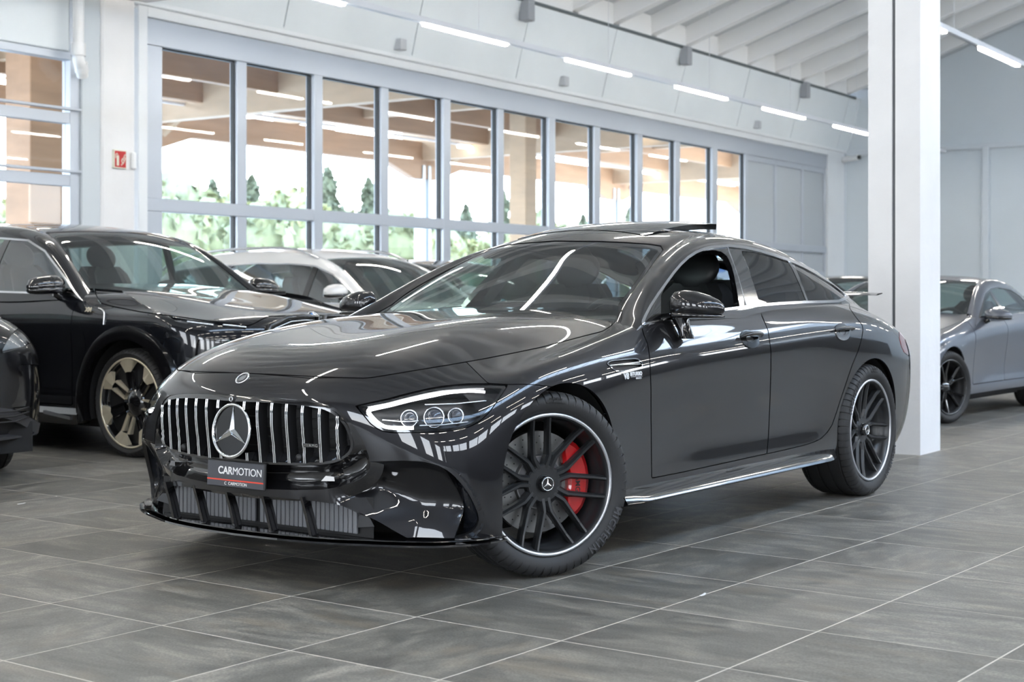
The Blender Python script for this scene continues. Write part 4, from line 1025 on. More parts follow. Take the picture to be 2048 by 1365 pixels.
def build_other(name, pose, lower, stations, label, paint, wheelspec, wb, R=.37, Wt=.28, halfw=.985, rim=.30, step=.022, archr=.40, glass=None, chrome=None, steer=0, group=None, cabin=True, zsc=1., hood=None, front=None, rails=False, top=None, belt_add=.012, dlo_x=None, scale=1.0, seat=None):
    car = empty(name, pose.loc, pose.rz, label, 'car', group); car.scale = (scale,) * 3
    low = bspl(lower, step, su0=True, su1=True); grn = bspl(make_green(stations), step, sv0=True, flip=True)
    glass = glass or WINDG
    def arch(cx): return lambda V: np.where(V[:, 1] > .45, np.where(V[:, 2] > R, np.hypot(V[:, 0] - cx, V[:, 2] - R), np.abs(V[:, 0] - cx)) - archr, 1.)
    for cx in (0, -wb): _, low = low.carve(arch(cx))
    _, low = low.split(low.V[:, 2] - (.24 * zsc))
    if front: low = front(car, low)
    if hood:
        hd, low = low.carve(hood, .008); sheet_obj(hd, 'bonnet', paint, car, 'B')
    zb = lambda x: np.interp(-x, [-q[4][0] for q in stations], [q[4][2] for q in stations])
    d1 = lambda V: np.maximum(np.maximum(V[:, 0] + .60 + .0 * V[:, 2], -V[:, 0] - .60 - wb * .345), np.maximum(.33 * zsc - V[:, 2], .5 - V[:, 1]))
    d2 = lambda V: np.maximum(np.maximum(np.maximum(V[:, 0] + .60 + wb * .345, -V[:, 0] - wb + .02), .33 * zsc - V[:, 2]), np.maximum(.5 - V[:, 1], .46 - np.hypot(V[:, 0] + wb, V[:, 2] - R)))
    for nm, f in (('front_door', d1), ('rear_door', d2)):
        dd, low = low.carve(f, .008)
        for sd in 'LR': sheet_obj(dd, nm, paint, car, sd)
    sheet_obj(low, 'body', paint, car, 'B')
    lin = bspl(lower, .09, su0=True, su1=True).off(-.04)
    for cx in (0, -wb): _, lin = lin.split(np.where(lin.V[:, 2] > R, np.hypot(lin.V[:, 0] - cx, lin.V[:, 2] - R), np.abs(lin.V[:, 0] - cx)) - archr - .03)
    lin, _ = lin.split(lin.V[:, 2] - 1.0 * zsc); sheet_obj(lin, 'inner_shell', DARKIN, car, 'B', rim=False)
    # glass
    ex = np.array([-q[1][0] for q in stations]); ey = np.array([q[1][1] for q in stations]); tx = np.array([-q[3][0] for q in stations]); tz = np.array([q[3][2] for q in stations]); ty = np.array([q[3][1] for q in stations])
    it = top or 4; c0, e0 = stations[it][0], stations[it][1]
    def ws(V):
        y = np.abs(V[:, 1]); xt = c0[0] + (e0[0] - c0[0]) * (y / e0[1]) ** 2
        return np.maximum(y - np.interp(-V[:, 0], ex, ey) + .0, xt + .03 - V[:, 0])
    w_, grn = grn.carve(ws, .006); sheet_obj(w_.off(-.002), 'windscreen', glass, car, 'B', rim=False)
    x_end = dlo_x or (stations[-3][3][0])
    def dlo(V):
        x = V[:, 0]; return np.maximum(np.maximum(V[:, 2] - np.interp(-x, tx, tz) + .010, zb(x) + belt_add - V[:, 2]), np.maximum(x_end - x, np.interp(-x, ex, ey) + .05 - V[:, 1]))
    dl, grn = grn.carve(dlo)
    ch, dl = dl.carve(lambda V: -(-dlo(V) - .012) if False else (dlo(V) + .014) * -1)
    if chrome:
        for sd in 'LR': sheet_obj(ch.off(.003), 'window_trim', chrome, car, sd, thick=.008)
    else:
        for sd in 'LR': sheet_obj(ch, 'window_trim', BLACKG, car, sd, thick=.008)
    xb = -.60 - wb * .345; xq = -wb + .12
    for a in (xb, xq):
        p_, dl = dl.carve(lambda V: np.abs(V[:, 0] - a - .12 * (V[:, 2] - 1.3)) * 1.0 - .035)
        for sd in 'LR': sheet_obj(p_, 'window_pillar', BLACKG, car, sd, thick=.02)
    f1, dl = dl.split(-(dl.V[:, 0] - xb - .12 * (dl.V[:, 2] - 1.3)))
    f2, f3 = dl.split(-(dl.V[:, 0] - xq - .12 * (dl.V[:, 2] - 1.3)))
    for sd in 'LR':
        sheet_obj(f1.off(-.004), 'side_window', glass, car, sd, rim=False); sheet_obj(f2.off(-.004), 'side_window', glass, car, sd, rim=False); sheet_obj(f3.off(-.004), 'quarter_window', TINTG, car, sd, rim=False)
    xr = stations[-3][0][0]; rg = lambda V: np.maximum(np.maximum(V[:, 1] - .48, V[:, 0] - xr - .12), stations[-1][0][0] + .05 - V[:, 0])
    r_, grn = grn.carve(rg, .006); sheet_obj(r_.off(-.003), 'rear_window', glass, car, 'B', rim=False)
    sheet_obj(grn, 'roof', paint, car, 'B')
    if rails:
        for sg in (1, -1):
            pts = [(q[2][0], sg * (q[2][1] - .0), q[2][2] + (.045 if 0 < i < 6 else .0)) for i, q in enumerate(stations[4:11])][:6]
            pts = catmull(pts, 5); MB().tube(pts, .016, 8, flat=(1, .8)).build('roof_rail', SATIN, car)
    if cabin: build_cabin(car, **(seat or dict(xs=-1.55, ys=.40, z=.62 * zsc, dash=-.95, wheel_side=1, zb=1.10 * zsc, wd=.80, rear=False)))
    for cx in (0, -wb):
        for sg in (1, -1):
            pr = [(cx + (archr + .008) * cos(a), R + (archr + .008) * sin(a)) for a in np.linspace(-.3, pi + .3, 20)]
            MB().loft([[(x, sg * y, z) for x, z in pr] for y in (halfw - .03, .62)], closed=False, caps=False).add([(x, sg * .62, z) for x, z in pr], [tuple(range(len(pr)))]).build('arch_liner', mat('arch_dark', (.008, .008, .009), .8), car)
    for sg in (1, -1):
        for cx, st in ((0, steer), (-wb, 0)):
            build_wheel(car, (cx, sg * (halfw - .01 - Wt / 2), R), st, R, Wt, rim, wheelspec, flip=sg < 0, disc=None, seglow=False)
    MB().box((-wb - .6, -.72, .16), (.6, .72, .34)).build('underbody', mat('arch_dark', (.008, .008, .009), .8), car)
    return car, low, grn

def simple_mirror(car, c, paint, sg, sz=(.06, .12, .07), arm=True):
    rings = []
    for q, k in ((-1, .3), (-.9, .8), (-.5, 1), (0, 1), (.5, .9), (.85, .65), (1, .2)):
        rings.append([(c[0] + sz[0] * k * cos(a) * (1.2 if cos(a) > 0 else .7), sg * (c[1] + sz[1] * q), c[2] - .1 * sz[2] * q + sz[2] * k * (abs(sin(a)) ** .8) * (1 if sin(a) > 0 else -.75)) for a in np.linspace(0, 2 * pi, 20, endpoint=False)])
    fixn(MB().loft(rings, caps=True).build('mirror_cap', paint, car))
    low_r = [[(p[0], p[1], c[2] - .35 * sz[2] + (p[2] - c[2]) * .55) for p in r] for r in rings]
    fixn(MB().loft([[(c[0] + (p[0] - c[0]) * 1.02, p[1], p[2]) for p in r] for r in low_r], caps=True).build('mirror_base', BLACKG, car))
    MB().tube([(c[0], sg * (c[1] - sz[1] * .7), c[2] - sz[2] * .6), (c[0] + .02, sg * (c[1] - sz[1] * 1.45), c[2] - sz[2] * 1.5)], .028, 8).build('mirror_arm', BLACKG, car)

# --- big black off-roader behind at the left
SP = Pose(-2.02, 10.96, radians(-53.5))
PBLK = mat('black_metallic_paint', (.008, .009, .012), .25, .2, 1.0, .008, spec=.1)
GOLD = mat('pale_gold', (.74, .66, .50), .3, .55)
def mpx(V): return SP.px(V * np.array([1, -1, 1.]))
def suv_front(car, low):
    pp = lambda poly: (lambda V: polysd(mpx(V), poly))
    # slit lamp, lamp box, grille frame
    SLIT = [(338, 633), (352, 636), (380, 640), (410, 644), (440, 648), (470, 651), (494, 653.5), (492, 660), (470, 659), (448, 657), (420, 655), (395, 652), (370, 648), (352, 643)]
    s_, low = low.carve(pp(SLIT), .6)
    BOX = [(391, 673), (405, 675), (440, 677), (500, 681), (500, 760), (385, 760), (386, 700)]
    b_, low = low.carve(pp(BOX))
    fr, bi = b_.carve(lambda V: -(polysd(mpx(V), BOX) + 5)) if b_.F else (b_, b_)
    for sd in 'LR':
        sheet_obj(s_.off(-.012), 'lamp_slit', mat('slit_glass', (.03, .032, .036), .05, .2, 1), car, sd, thick=.02)
        sheet_obj(fr.off(.006), 'lamp_surround', BLACKG, car, sd, thick=.03); sheet_obj(bi.off(-.04), 'lamp_box', mat('lamp_box_dark', (.015, .016, .018), .15, .2, 1), car, sd, rim=False)
    for sg in (1, -1):
        for (u, v), (u2, v2) in (((376, 643), (425, 649)), ((446, 651), (490, 656))):
            i = int(np.argmin(np.hypot(*(mpx(s_.V) - (u, v)).T))); j = int(np.argmin(np.hypot(*(mpx(s_.V) - (u2, v2)).T))); p, q = s_.V[i], s_.V[j]
            MB().tube([(p[0] + .0, sg * p[1], p[2]), (q[0], sg * q[1], q[2])], .010, 6, flat=(1, .7)).build('lamp_blade', LAMPW, car)
    # grille frame: hexagon half per side with bars
    for sg in (1, -1):
        K = [(.0, .955), (.17, .955), (.30, .945), (.455, .885), (.50, .80), (.47, .62), (.40, .50), (.06, .50), (.0, .52)]
        pts = [(.862 - .10 * (y / .5) ** 2 * .6, sg * y, z) for y, z in K[1:8]] 
        pts = [(.862 - .06 * (y / .5) ** 2, sg * y, z) for y, z in [(.035, .955), (.17, .957), (.30, .948), (.44, .895), (.485, .80), (.46, .62), (.40, .50), (.06, .50), (.035, .52)]]
        MB().tube(pts, .020, 6, closed=True).build('grille_frame', BLACKG, car)
        MB().tube([(x + .004, y * .92, .73 + (z - .73) * .88) for x, y, z in pts], .007, 6, closed=True).build('grille_inner_frame', SATIN, car)
        MB().add([(x - .004, y, z) for x, y, z in pts], [tuple(range(len(pts)))]).build('grille_mouth', mat('grille_dark', (.004, .004, .005), .6), car)
        for k in range(5):
            z = .56 + k * .075; MB().tube([(.862, sg * .06, z), (.85, sg * .25, z), (.815, sg * .44, z)], .008, 4).build('grille_bar', BLACKG, car)
    return low
LAMPW = mat('lamp_silver', (.75, .80, .86), .15, .7)
SUVPEN = [(160, 540), (160, 576), (178, 577), (188.7, 579.5), (193, 592), (202, 607), (225.6, 613.5), (280, 624), (324, 630), (372, 636), (420, 643), (460, 648), (496, 652), (508, 648), (522, 640), (537, 633), (575, 632), (630, 631), (700, 630), (760, 600), (700, 540)]
car2, low2, grn2 = build_other('off_road_car', SP, suv_lower(), SUVS, 'large black off-road car with pale gold wheel wedges behind the saloon\'s nose', PBLK, dict(barrel=BLACKG, lip=GOLD, spokes=wedge_spokes(GOLD)), 3.105, R=.37, rim=.302, chrome=SATIN, hood=lambda V: polysd(mpx(V), SUVPEN) / 280., front=suv_front, step=.018, archr=.43)
# flared arch trims, skirt, badge, mirror
for cx in (0, -3.105):
    for sg in (1, -1):
        rings = []
        for a in np.linspace(-.32, pi + .32, 34):
            r0_, r1_ = .43, .525; c, s = cos(a), sin(a); zz = .37
            rings.append([(cx + r0_ * c, sg * .955, zz + r0_ * s), (cx + r0_ * c, sg * 1.006, zz + r0_ * s), (cx + (r0_ + .03) * c, sg * 1.012, zz + (r0_ + .03) * s), (cx + r1_ * c, sg * 1.0, zz + r1_ * s), (cx + (r1_ + .004) * c, sg * .96, zz + (r1_ + .004) * s)])
        MB().loft(rings, closed=True, caps=True, smooth=True).build('arch_flare', BLACKG, car2, auto=35)
for sg in (1, -1):
    fixn(MB().loft([[(x, sg * .90, .20), (x, sg * 1.0, .20), (x, sg * 1.012, .27), (x, sg * .97, .31), (x, sg * .90, .32)] for x in (-.50, -2.62)], smooth=False).build('side_skirt', BLACKG, car2))
    fixn(MB().loft([[(x, sg * .99, z - .012), (x, sg * 1.02, z - .012), (x, sg * 1.02, z + .012), (x, sg * .99, z + .012)] for x, z in ((-.56, .245), (-.86, .275))], smooth=False).build('skirt_blade', SATIN, car2))
    simple_mirror(car2, (-.80, 1.06, 1.165), BLACKG, sg, (.085, .135, .078))
    F = frame_at((-.42, sg * .972, 1.0), (0, 1 * sg, .25)); text_mesh('wing_badge', 'XM', .045, GOLD, car2, lambda p: F(p), .002, bold=.001)
    MB().tube(catmull([(-.30, sg * .978, 1.01), (-.235, sg * .985, .985), (-.23, sg * .992, .90)], 5), .008, 6).build('wing_trim', SATIN, car2)
    F = frame_at((-1.52, sg * .965, .93), (0, sg, .1)); MB().tube([F((a * .11, .0, .012 + .018 * (1 - a ** 4))) for a in np.linspace(-1, 1, 9)], .012, 8).build('door_handle', BLACKG, car2)
# roundel on the bonnet
i = int(np.argmin(np.hypot(*(SP.px(low2.V) - (622, 628)).T))); F = frame_at((.795, 0, .958), (.75, 0, 1))
ring_mb(.041, .004, F, 36, .002).build('badge_ring', CHROME, car2)
MB().add([F((0, 0, .003))] + [F((.040 * cos(a), .040 * sin(a), .001)) for a in np.linspace(0, 2 * pi, 30, endpoint=False)], [(0, i, i % 30 + 1) for i in range(1, 31)]).build('badge_disc', BLACKG, car2)
for k in range(4):
    MB().add([F((0, 0, .0045))] + [F((.027 * cos(a), .027 * sin(a), .0042)) for a in np.linspace(k * pi / 2, (k + 1) * pi / 2, 9)], [(0, i, i + 1) for i in range(1, 9)]).build('badge_quarter', mat('badge_blue', (.05, .25, .6), .3) if k % 2 else WHITEP, car2)

# --- white estate behind it
WP = Pose(-.138, 13.8, radians(-53.5))
PWHT = mat('white_paint', (.78, .77, .76), .3, 0, 1.0, .02)
PSIL = mat('silver_wheel', (.5, .5, .52), .3, .8)
fx = lambda x: x * .95 - .04; fy = lambda y: y * .93
def fz(z): return float(np.interp(z, [0, .9, 1.1, 1.165, 1.36, 1.53, 1.69, 1.8], [0, .84, 1.01, 1.055, 1.235, 1.40, 1.585, 1.68]))
fx2 = lambda x: x * 1.04 - .16 if x > -1.5 else x * .95 - .30
car3, low3, grn3 = build_other('estate_car', WP, scale_net(suv_lower(), lambda x: x * .95, fy, fz), scale_st(SUVS, fx2, fy, fz), 'white estate car with silver roof rails behind the black off-road car', PWHT, dict(barrel=BLACKM, lip=PSIL, spokes=twin_spokes(PSIL)), 2.9, R=.35, rim=.25, halfw=.92, chrome=SATIN, archr=.38, rails=True, zsc=.92, step=.03,
    seat=dict(xs=-1.65, ys=.38, z=.56, dash=-1.1, wheel_side=1, zb=1.0, wd=.74, rear=False))
for sg in (1, -1): simple_mirror(car3, (-1.10, 1.0, 1.13), PWHT, sg, (.08, .12, .075))
# --- black hatchback whose nose enters at the left edge
BP_ = Pose(-3.80, 8.85, radians(-53.5))
PBL2 = mat('black_solid_paint', (.004, .004, .005), .3, 0, 1.0, .006, spec=.1)
def zl(z): return float(np.interp(z, [0, .2, .45, .72, .86, 1.0, 1.5], [.02, .26, .54, .86, .985, 1.10, 1.62]))
def lx(x): return x if x < 0 else x * .93
def left_front(car, low):
    px = BP_.px
    HLp = [(3, 706), (14, 684), (28, 664), (42, 653), (53, 650.5), (60, 660), (66, 678), (66, 684), (45, 694), (20, 702)]
    h_, low = low.carve(lambda V: polysd(px(V), HLp), 1.2)
    SC_ = [(36, 729), (60, 729), (88, 732), (99, 740), (104, 780), (106, 830), (104, 850), (92, 852), (75, 842), (45, 826), (22, 814), (33, 800), (40, 770)]
    s_, low = low.carve(lambda V: polysd(px(V), SC_), 1.0)
    TR_ = [(-60, 812), (0, 816), (22, 818), (60, 836), (96, 856), (107, 858), (107, 884), (84, 890), (60, 893), (0, 902), (-60, 905)]
    t_, low = low.carve(lambda V: np.where(V[:, 0] > .2, polysd(px(V), TR_), 9.), .8)
    GI = [(-60, 834), (10, 836), (40, 848), (70, 866), (66, 870), (0, 876), (-60, 880)]
    g_, t_ = t_.carve(lambda V: polysd(px(V), GI))
    for sd in 'LR':
        sheet_obj(h_.off(-.001), 'headlamp_lens', CLEARG, car, sd, rim=False); sheet_obj(h_.off(-.04), 'headlamp_housing', mat('lamp_inside', (.35, .37, .38), .25, .6), car, sd, rim=False)
        sheet_obj(s_.off(-.010), 'bumper_scoop', BLACKG, car, sd, rim=False); sheet_obj(t_.off(.004), 'bumper_trim', mat('grey_plastic', (.06, .06, .065), .45), car, sd, thick=.04)
        sheet_obj(g_.off(-.04), 'lower_grille', mat('grille_dark', (.004, .004, .005), .6), car, sd, rim=False)
    for sg in (1, -1):
        i = int(np.argmin(np.hypot(*(px(h_.V) - (34, 684)).T))); p = h_.V[i] - h_.N[i] * .02; F = frame_at((p[0], sg * p[1], p[2]), (h_.N[i][0], sg * h_.N[i][1], h_.N[i][2]))
        ring_mb(.035, .005, F, 24).build('lamp_ring', LED2, car)
        for k in range(3):
            z = .36 + .03 * k; MB().tube([(.80, sg * .05, z), (.74, sg * .5, z), (.62, sg * .68, z + .01)], .005, 4).build('grille_bar', BLACKM, car)
    return low
LED2 = mat('lamp_ring_white', (.9, .92, .95), .2, emit=(1, 1, 1), estr=.4)
stl = [((c[0], zl(c[1]) + .0),) + tuple((q[0], q[1] * .97, zl(q[2])) for q in rest) for c, *rest in [((-.55, .95), (-.74, .735, .94), (-.69, .80, .93), (-.65, .85, .93), (-.62, .885, .91)), ((-.70, 1.04), (-.85, .705, 1.03), (-.80, .775, 1.02), (-.76, .838, 1.005), (-.74, .875, .975)), ((-.90, 1.155), (-1.02, .668, 1.125), (-.99, .735, 1.13), (-.97, .792, 1.09), (-.96, .872, 1.0)), ((-1.10, 1.262), (-1.23, .618, 1.222), (-1.22, .69, 1.235), (-1.21, .738, 1.20), (-1.2, .870, 1.01)), ((-1.30, 1.360), (-1.46, .575, 1.315), (-1.46, .65, 1.315), (-1.47, .698, 1.285), (-1.46, .868, 1.02)), ((-1.52, 1.425), (-1.66, .545, 1.373), (-1.66, .62, 1.36), (-1.67, .676, 1.325), (-1.67, .866, 1.028)), ((-2.15, 1.452), (-2.20, .525, 1.400), (-2.20, .60, 1.382), (-2.21, .655, 1.346), (-2.21, .858, 1.045)), ((-2.85, 1.40), (-2.84, .524, 1.34), (-2.83, .60, 1.32), (-2.81, .656, 1.27), (-2.76, .835, 1.05)), ((-3.3, 1.30), (-3.26, .53, 1.24), (-3.24, .61, 1.21), (-3.2, .685, 1.17), (-3.1, .805, 1.05)), ((-3.6, 1.1), (-3.55, .535, 1.07), (-3.5, .625, 1.04), (-3.5, .71, 1.0), (-3.4, .79, .95))]]
car4, low4, grn4 = build_other('hatchback_car', BP_, scale_net(main_lower(), lx, lambda y: y * .97, zl), stl, 'glossy black hatchback whose front corner enters at the left edge of the photo', PBL2, dict(barrel=BLACKM, lip=PSIL, spokes=twin_spokes(PSIL)), 2.9, R=.345, rim=.24, Wt=.24, halfw=.94, archr=.385, front=left_front, step=.02, cabin=True, steer=radians(-22),
    seat=dict(xs=-1.6, ys=.37, z=.52, dash=-1.02, wheel_side=1, zb=1.06, wd=.74, rear=False))
# --- grey coupe right of the pillar and dark cars further back: the saloon's nets drawn shorter and taller
def cx_(x): return x if x > 0 else x * .925
def cz(z): return float(np.interp(z, [0, .2, .5, .8, .95, 1.0, 1.45], [0, .18, .48, .80, .93, .975, 1.39]))
COUPE = [((-.62, .93), (-.80, .735, .92), (-.75, .80, .91), (-.72, .85, .91), (-.70, .885, .89)), ((-.78, 1.01), (-.93, .715, .99), (-.89, .785, .985), (-.86, .838, .97), (-.84, .875, .945)), ((-1.02, 1.15), (-1.14, .675, 1.125), (-1.12, .74, 1.125), (-1.10, .79, 1.08), (-1.08, .875, .96)), ((-1.27, 1.29), (-1.38, .63, 1.255), (-1.37, .70, 1.255), (-1.36, .745, 1.21), (-1.36, .875, .965)), ((-1.47, 1.365), (-1.60, .60, 1.325), (-1.60, .67, 1.315), (-1.60, .715, 1.265), (-1.60, .873, .97)), ((-1.75, 1.40), (-1.85, .59, 1.355), (-1.85, .66, 1.34), (-1.85, .705, 1.28), (-1.85, .87, .975)), ((-2.2, 1.39), (-2.25, .58, 1.345), (-2.25, .65, 1.325), (-2.25, .70, 1.26), (-2.25, .865, .985)), ((-2.7, 1.31), (-2.7, .56, 1.26), (-2.7, .64, 1.235), (-2.65, .70, 1.17), (-2.6, .86, .99)), ((-3.1, 1.18), (-3.08, .56, 1.13), (-3.05, .65, 1.10), (-2.95, .72, 1.05), (-2.9, .84, .99)), ((-3.4, 1.05), (-3.37, .55, 1.0), (-3.3, .65, .98), (-3.2, .74, .96), (-3.1, .82, .93))]
CP = Pose(3.10, 13.45, radians(36.5))
PGRY = mat('grey_blue_paint', (.12, .13, .155), .3, .35, 1.0, .012, spec=.1)
seatc = dict(xs=-1.75, ys=.36, z=.40, dash=-1.15, wheel_side=1, zb=.93, wd=.74, rear=False)
BLKW = dict(barrel=BLACKM, lip=BLACKG, spokes=twin_spokes(BLACKG))
hoodc = lambda V: np.maximum(np.maximum(np.abs(V[:, 1]) - .76 - .05 * np.clip(-V[:, 0], 0, 1), .80 - V[:, 2]), -V[:, 0] - .84)
car5, low5, grn5 = build_other('coupe_car', CP, scale_net(main_lower(), cx_, lambda y: y * .96, cz), COUPE, 'blue-grey coupe with black wheels, partly hidden by the right side of the pillar', PGRY, BLKW, 2.72, R=.335, rim=.25, Wt=.26, halfw=.935, archr=.375, step=.02, hood=hoodc, steer=radians(-14), scale=.935, seat=seatc, dlo_x=-2.55)
for sg in (1, -1): simple_mirror(car5, (-1.02, 1.0, .985), mat('grey_blue_paint', (0, 0, 0)), sg, (.07, .13, .062))
R1 = Pose(3.1, 18.6, radians(36.5))
PDRK = mat('dark_paint', (.014, .015, .017), .2, .3, 1, .01)
for nm, ps, lab in (('coupe_car', Pose(3.64, 19.9, radians(36.5)), 'dark low car whose roof shows just behind the saloon\'s tail'),):
    build_other(nm, ps, scale_net(main_lower(), cx_, lambda y: y * .96, cz), COUPE, lab, PDRK, BLKW, 2.72, R=.335, rim=.25, Wt=.26, halfw=.935, archr=.375, step=.04, seat=seatc, dlo_x=-2.55, cabin=False)
for nm, ps, lab in (('off_road_car', Pose(6.9, 18.6, radians(36.5)), 'dark off-road car at the right edge behind the grey coupe'), ('off_road_car', Pose(.62, 16.25, radians(-53.5)), 'dark car whose roof shows between the white estate and the saloon\'s windscreen')):
    build_other(nm, ps, scale_net(suv_lower(), lambda x: x * .93, lambda y: y * .94, lambda z: z * .90), scale_st(SUVS, lambda x: x * .93, lambda y: y * .94, lambda z: z * .90), lab, PDRK, BLKW, 2.85, R=.34, rim=.25, halfw=.92, archr=.38, step=.045, cabin=False, zsc=.9)
# ------------------------------------------------------------------ the hall
WALLY = 13.5; BACKX = 34.2; YS = -13.0; X0 = -9.0
WHITE = mat('white_wall_paint', (.84, .87, .90), .55, noise=(1.2, .05))
WHITE2 = mat('white_panel', (.82, .87, .90), .5, noise=(1.0, .06))
CONC = mat('painted_concrete', (.84, .84, .85), .6, bump=(14, .25, .01), noise=(2.5, .05))
ALU = mat('grey_aluminium', (.50, .54, .60), .42, .35)
ALUD = mat('dark_gasket', (.03, .035, .04), .5)
RIBM = mat('roof_rib_white', (.88, .89, .90), .5)
DECKM = mat('roof_deck_grey', (.58, .61, .64), .6)
PANE = glass_mat('window_glass', (.93, .96, .97), ior=1.35)
def setfloor():
    """60 cm slate tiles, laid at 2.6 degrees to the wall"""
    th = radians(36.55); T = .6016; G = .0058
    fo = empty('floor', (0, 0, 0), kind='structure')
    def rd(r, d): return (r * sin(PHI) + d * cos(PHI), -r * cos(PHI) + d * sin(PHI))
    o = rd(-.8102, 5.5266); A = rd(cos(th), -sin(th)); B = rd(sin(th), cos(th))
    h = 1.09 / 1.1; o = (o[0] * h, o[1] * h); T *= h; TB = .6095 * h
    def tile_mat(i):
        rs = np.random.RandomState(i * 7 + 3)
        m = bpy.data.materials.new('slate_tile'); m.use_nodes = True; n = m.node_tree; b = n.nodes['Principled BSDF']; L = n.links
        t = n.nodes.new('ShaderNodeTexCoord'); oi = n.nodes.new('ShaderNodeObjectInfo')
        add = n.nodes.new('ShaderNodeVectorMath'); add.operation = 'MULTIPLY_ADD'
        cb = n.nodes.new('ShaderNodeCombineXYZ'); L.new(oi.outputs['Random'], cb.inputs[0]); L.new(oi.outputs['Random'], cb.inputs[2])
        add.inputs[1].default_value = (1, 1, 1); L.new(t.outputs['Object'], add.inputs[0])
        sc = n.nodes.new('ShaderNodeVectorMath'); sc.operation = 'SCALE'; sc.inputs[3].default_value = 37.; L.new(cb.outputs[0], sc.inputs[0]); L.new(sc.outputs[0], add.inputs[2])
        mp = n.nodes.new('ShaderNodeMapping'); mp.inputs['Rotation'].default_value = (0, 0, rs.uniform(-.35, .35)); mp.inputs['Scale'].default_value = (1.1, 3.3, 1) if i % 3 else (2.8, 1.4, 1)
        L.new(add.outputs[0], mp.inputs[0])
        nz = n.nodes.new('ShaderNodeTexNoise'); nz.inputs['Scale'].default_value = 3.0; nz.inputs['Detail'].default_value = 9; nz.inputs['Roughness'].default_value = .66; nz.inputs['Distortion'].default_value = .5
        L.new(mp.outputs[0], nz.inputs[0])
        n2 = n.nodes.new('ShaderNodeTexNoise'); n2.inputs['Scale'].default_value = 130; n2.inputs['Detail'].default_value = 3; L.new(add.outputs[0], n2.inputs[0])
        n3 = n.nodes.new('ShaderNodeTexNoise'); n3.inputs['Scale'].default_value = 2.2; n3.inputs['Detail'].default_value = 3; L.new(mp.outputs[0], n3.inputs[0])
        rp = n.nodes.new('ShaderNodeValToRGB'); e = rp.color_ramp.elements; e[0].position = .3; e[0].color = (.078, .075, .068, 1); e[1].position = .74; e[1].color = (.315, .292, .25, 1)
        k = e.new(.5); k.color = (.150, .143, .128, 1)
        L.new(nz.outputs[0], rp.inputs[0])
        mx = n.nodes.new('ShaderNodeMixRGB'); mx.blend_type = 'OVERLAY'; mx.inputs[0].default_value = .75; L.new(rp.outputs[0], mx.inputs[1]); L.new(n2.outputs[0], mx.inputs[2])
        m2 = n.nodes.new('ShaderNodeMixRGB'); m2.blend_type = 'MIX'; r2 = n.nodes.new('ShaderNodeValToRGB'); r2.color_ramp.elements[0].position = .56; r2.color_ramp.elements[1].position = .8; r2.color_ramp.elements[1].color = (.45, .45, .45, 1)
        L.new(n3.outputs[0], r2.inputs[0]); L.new(r2.outputs[0], m2.inputs[0]); L.new(mx.outputs[0], m2.inputs[1]); m2.inputs[2].default_value = (.26, .205, .145, 1)
        hs = n.nodes.new('ShaderNodeHueSaturation'); mr = n.nodes.new('ShaderNodeMapRange'); mr.inputs[3].default_value = .80; mr.inputs[4].default_value = 1.22
        L.new(oi.outputs['Random'], mr.inputs[0]); L.new(mr.outputs[0], hs.inputs['Value']); L.new(m2.outputs[0], hs.inputs['Color']); L.new(hs.outputs[0], b.inputs['Base Color'])
        rr = n.nodes.new('ShaderNodeMapRange'); rr.inputs[3].default_value = .34; rr.inputs[4].default_value = .52; L.new(nz.outputs[0], rr.inputs[0]); L.new(rr.outputs[0], b.inputs['Roughness'])
        bp = n.nodes.new('ShaderNodeBump'); bp.inputs['Strength'].default_value = .22; bp.inputs['Distance'].default_value = .004; mm = n.nodes.new('ShaderNodeMath'); mm.operation = 'MULTIPLY_ADD'; mm.inputs[1].default_value = .35
        L.new(n2.outputs[0], mm.inputs[0]); L.new(nz.outputs[0], mm.inputs[2]); L.new(mm.outputs[0], bp.inputs['Height']); L.new(bp.outputs[0], b.inputs['Normal'])
        b.inputs['Specular IOR Level'].default_value = .5
        return m
    mats = [tile_mat(i) for i in range(6)]
    def tmesh(m, ta, tb):
        mb = MB(); x0, x1, y0, y1 = G / 2, ta - G / 2, G / 2, tb - G / 2; r = .0007
        v = [(x0, y0, -.012), (x1, y0, -.012), (x1, y1, -.012), (x0, y1, -.012), (x0, y0, -r), (x1, y0, -r), (x1, y1, -r), (x0, y1, -r), (x0 + r, y0 + r, 0), (x1 - r, y0 + r, 0), (x1 - r, y1 - r, 0), (x0 + r, y1 - r, 0)]
        f = [(8, 9, 10, 11)] + [(a, (a + 1) % 4, (a + 1) % 4 + 4, a + 4) for a in range(4)] + [(a + 4, (a + 1) % 4 + 4, (a + 1) % 4 + 8, a + 8) for a in range(4)]
        mb.add(v, f); me = bpy.data.meshes.new('tile'); me.from_pydata(mb.v, [], mb.f); me.materials.append(m); me.update(); return me
    meshes = [tmesh(m, T, TB) for m in mats]
    ang = atan2(A[1], A[0])  # A axis (index a), B axis (index b): B = A turned by +90
    def cell(a, b): return (o[0] + A[0] * a * T + B[0] * b * TB, o[1] + A[1] * a * T + B[1] * b * TB)
    def pix(x, y):
        d = x * cos(PHI) + y * sin(PHI); r = x * sin(PHI) - y * cos(PHI); return (1024 + FOC * r / max(d, .01), HOR + FOC * CAMH / max(d, .01), d)
    cand = []; grid = []
    for a in range(-30, 40):
        for b in range(-14, 52):
            x, y = cell(a + .5, b + .5)
            u, v, d = pix(x, y)
            if not (X0 - .5 < x < BACKX + .5 and YS - .5 < y < WALLY + .1): continue
            if d > .6 and -260 < u < 2300 and v < 1900 and v > 700: cand.append((d, a, b))
            else: grid.append((a, b))
    cand.sort(); 
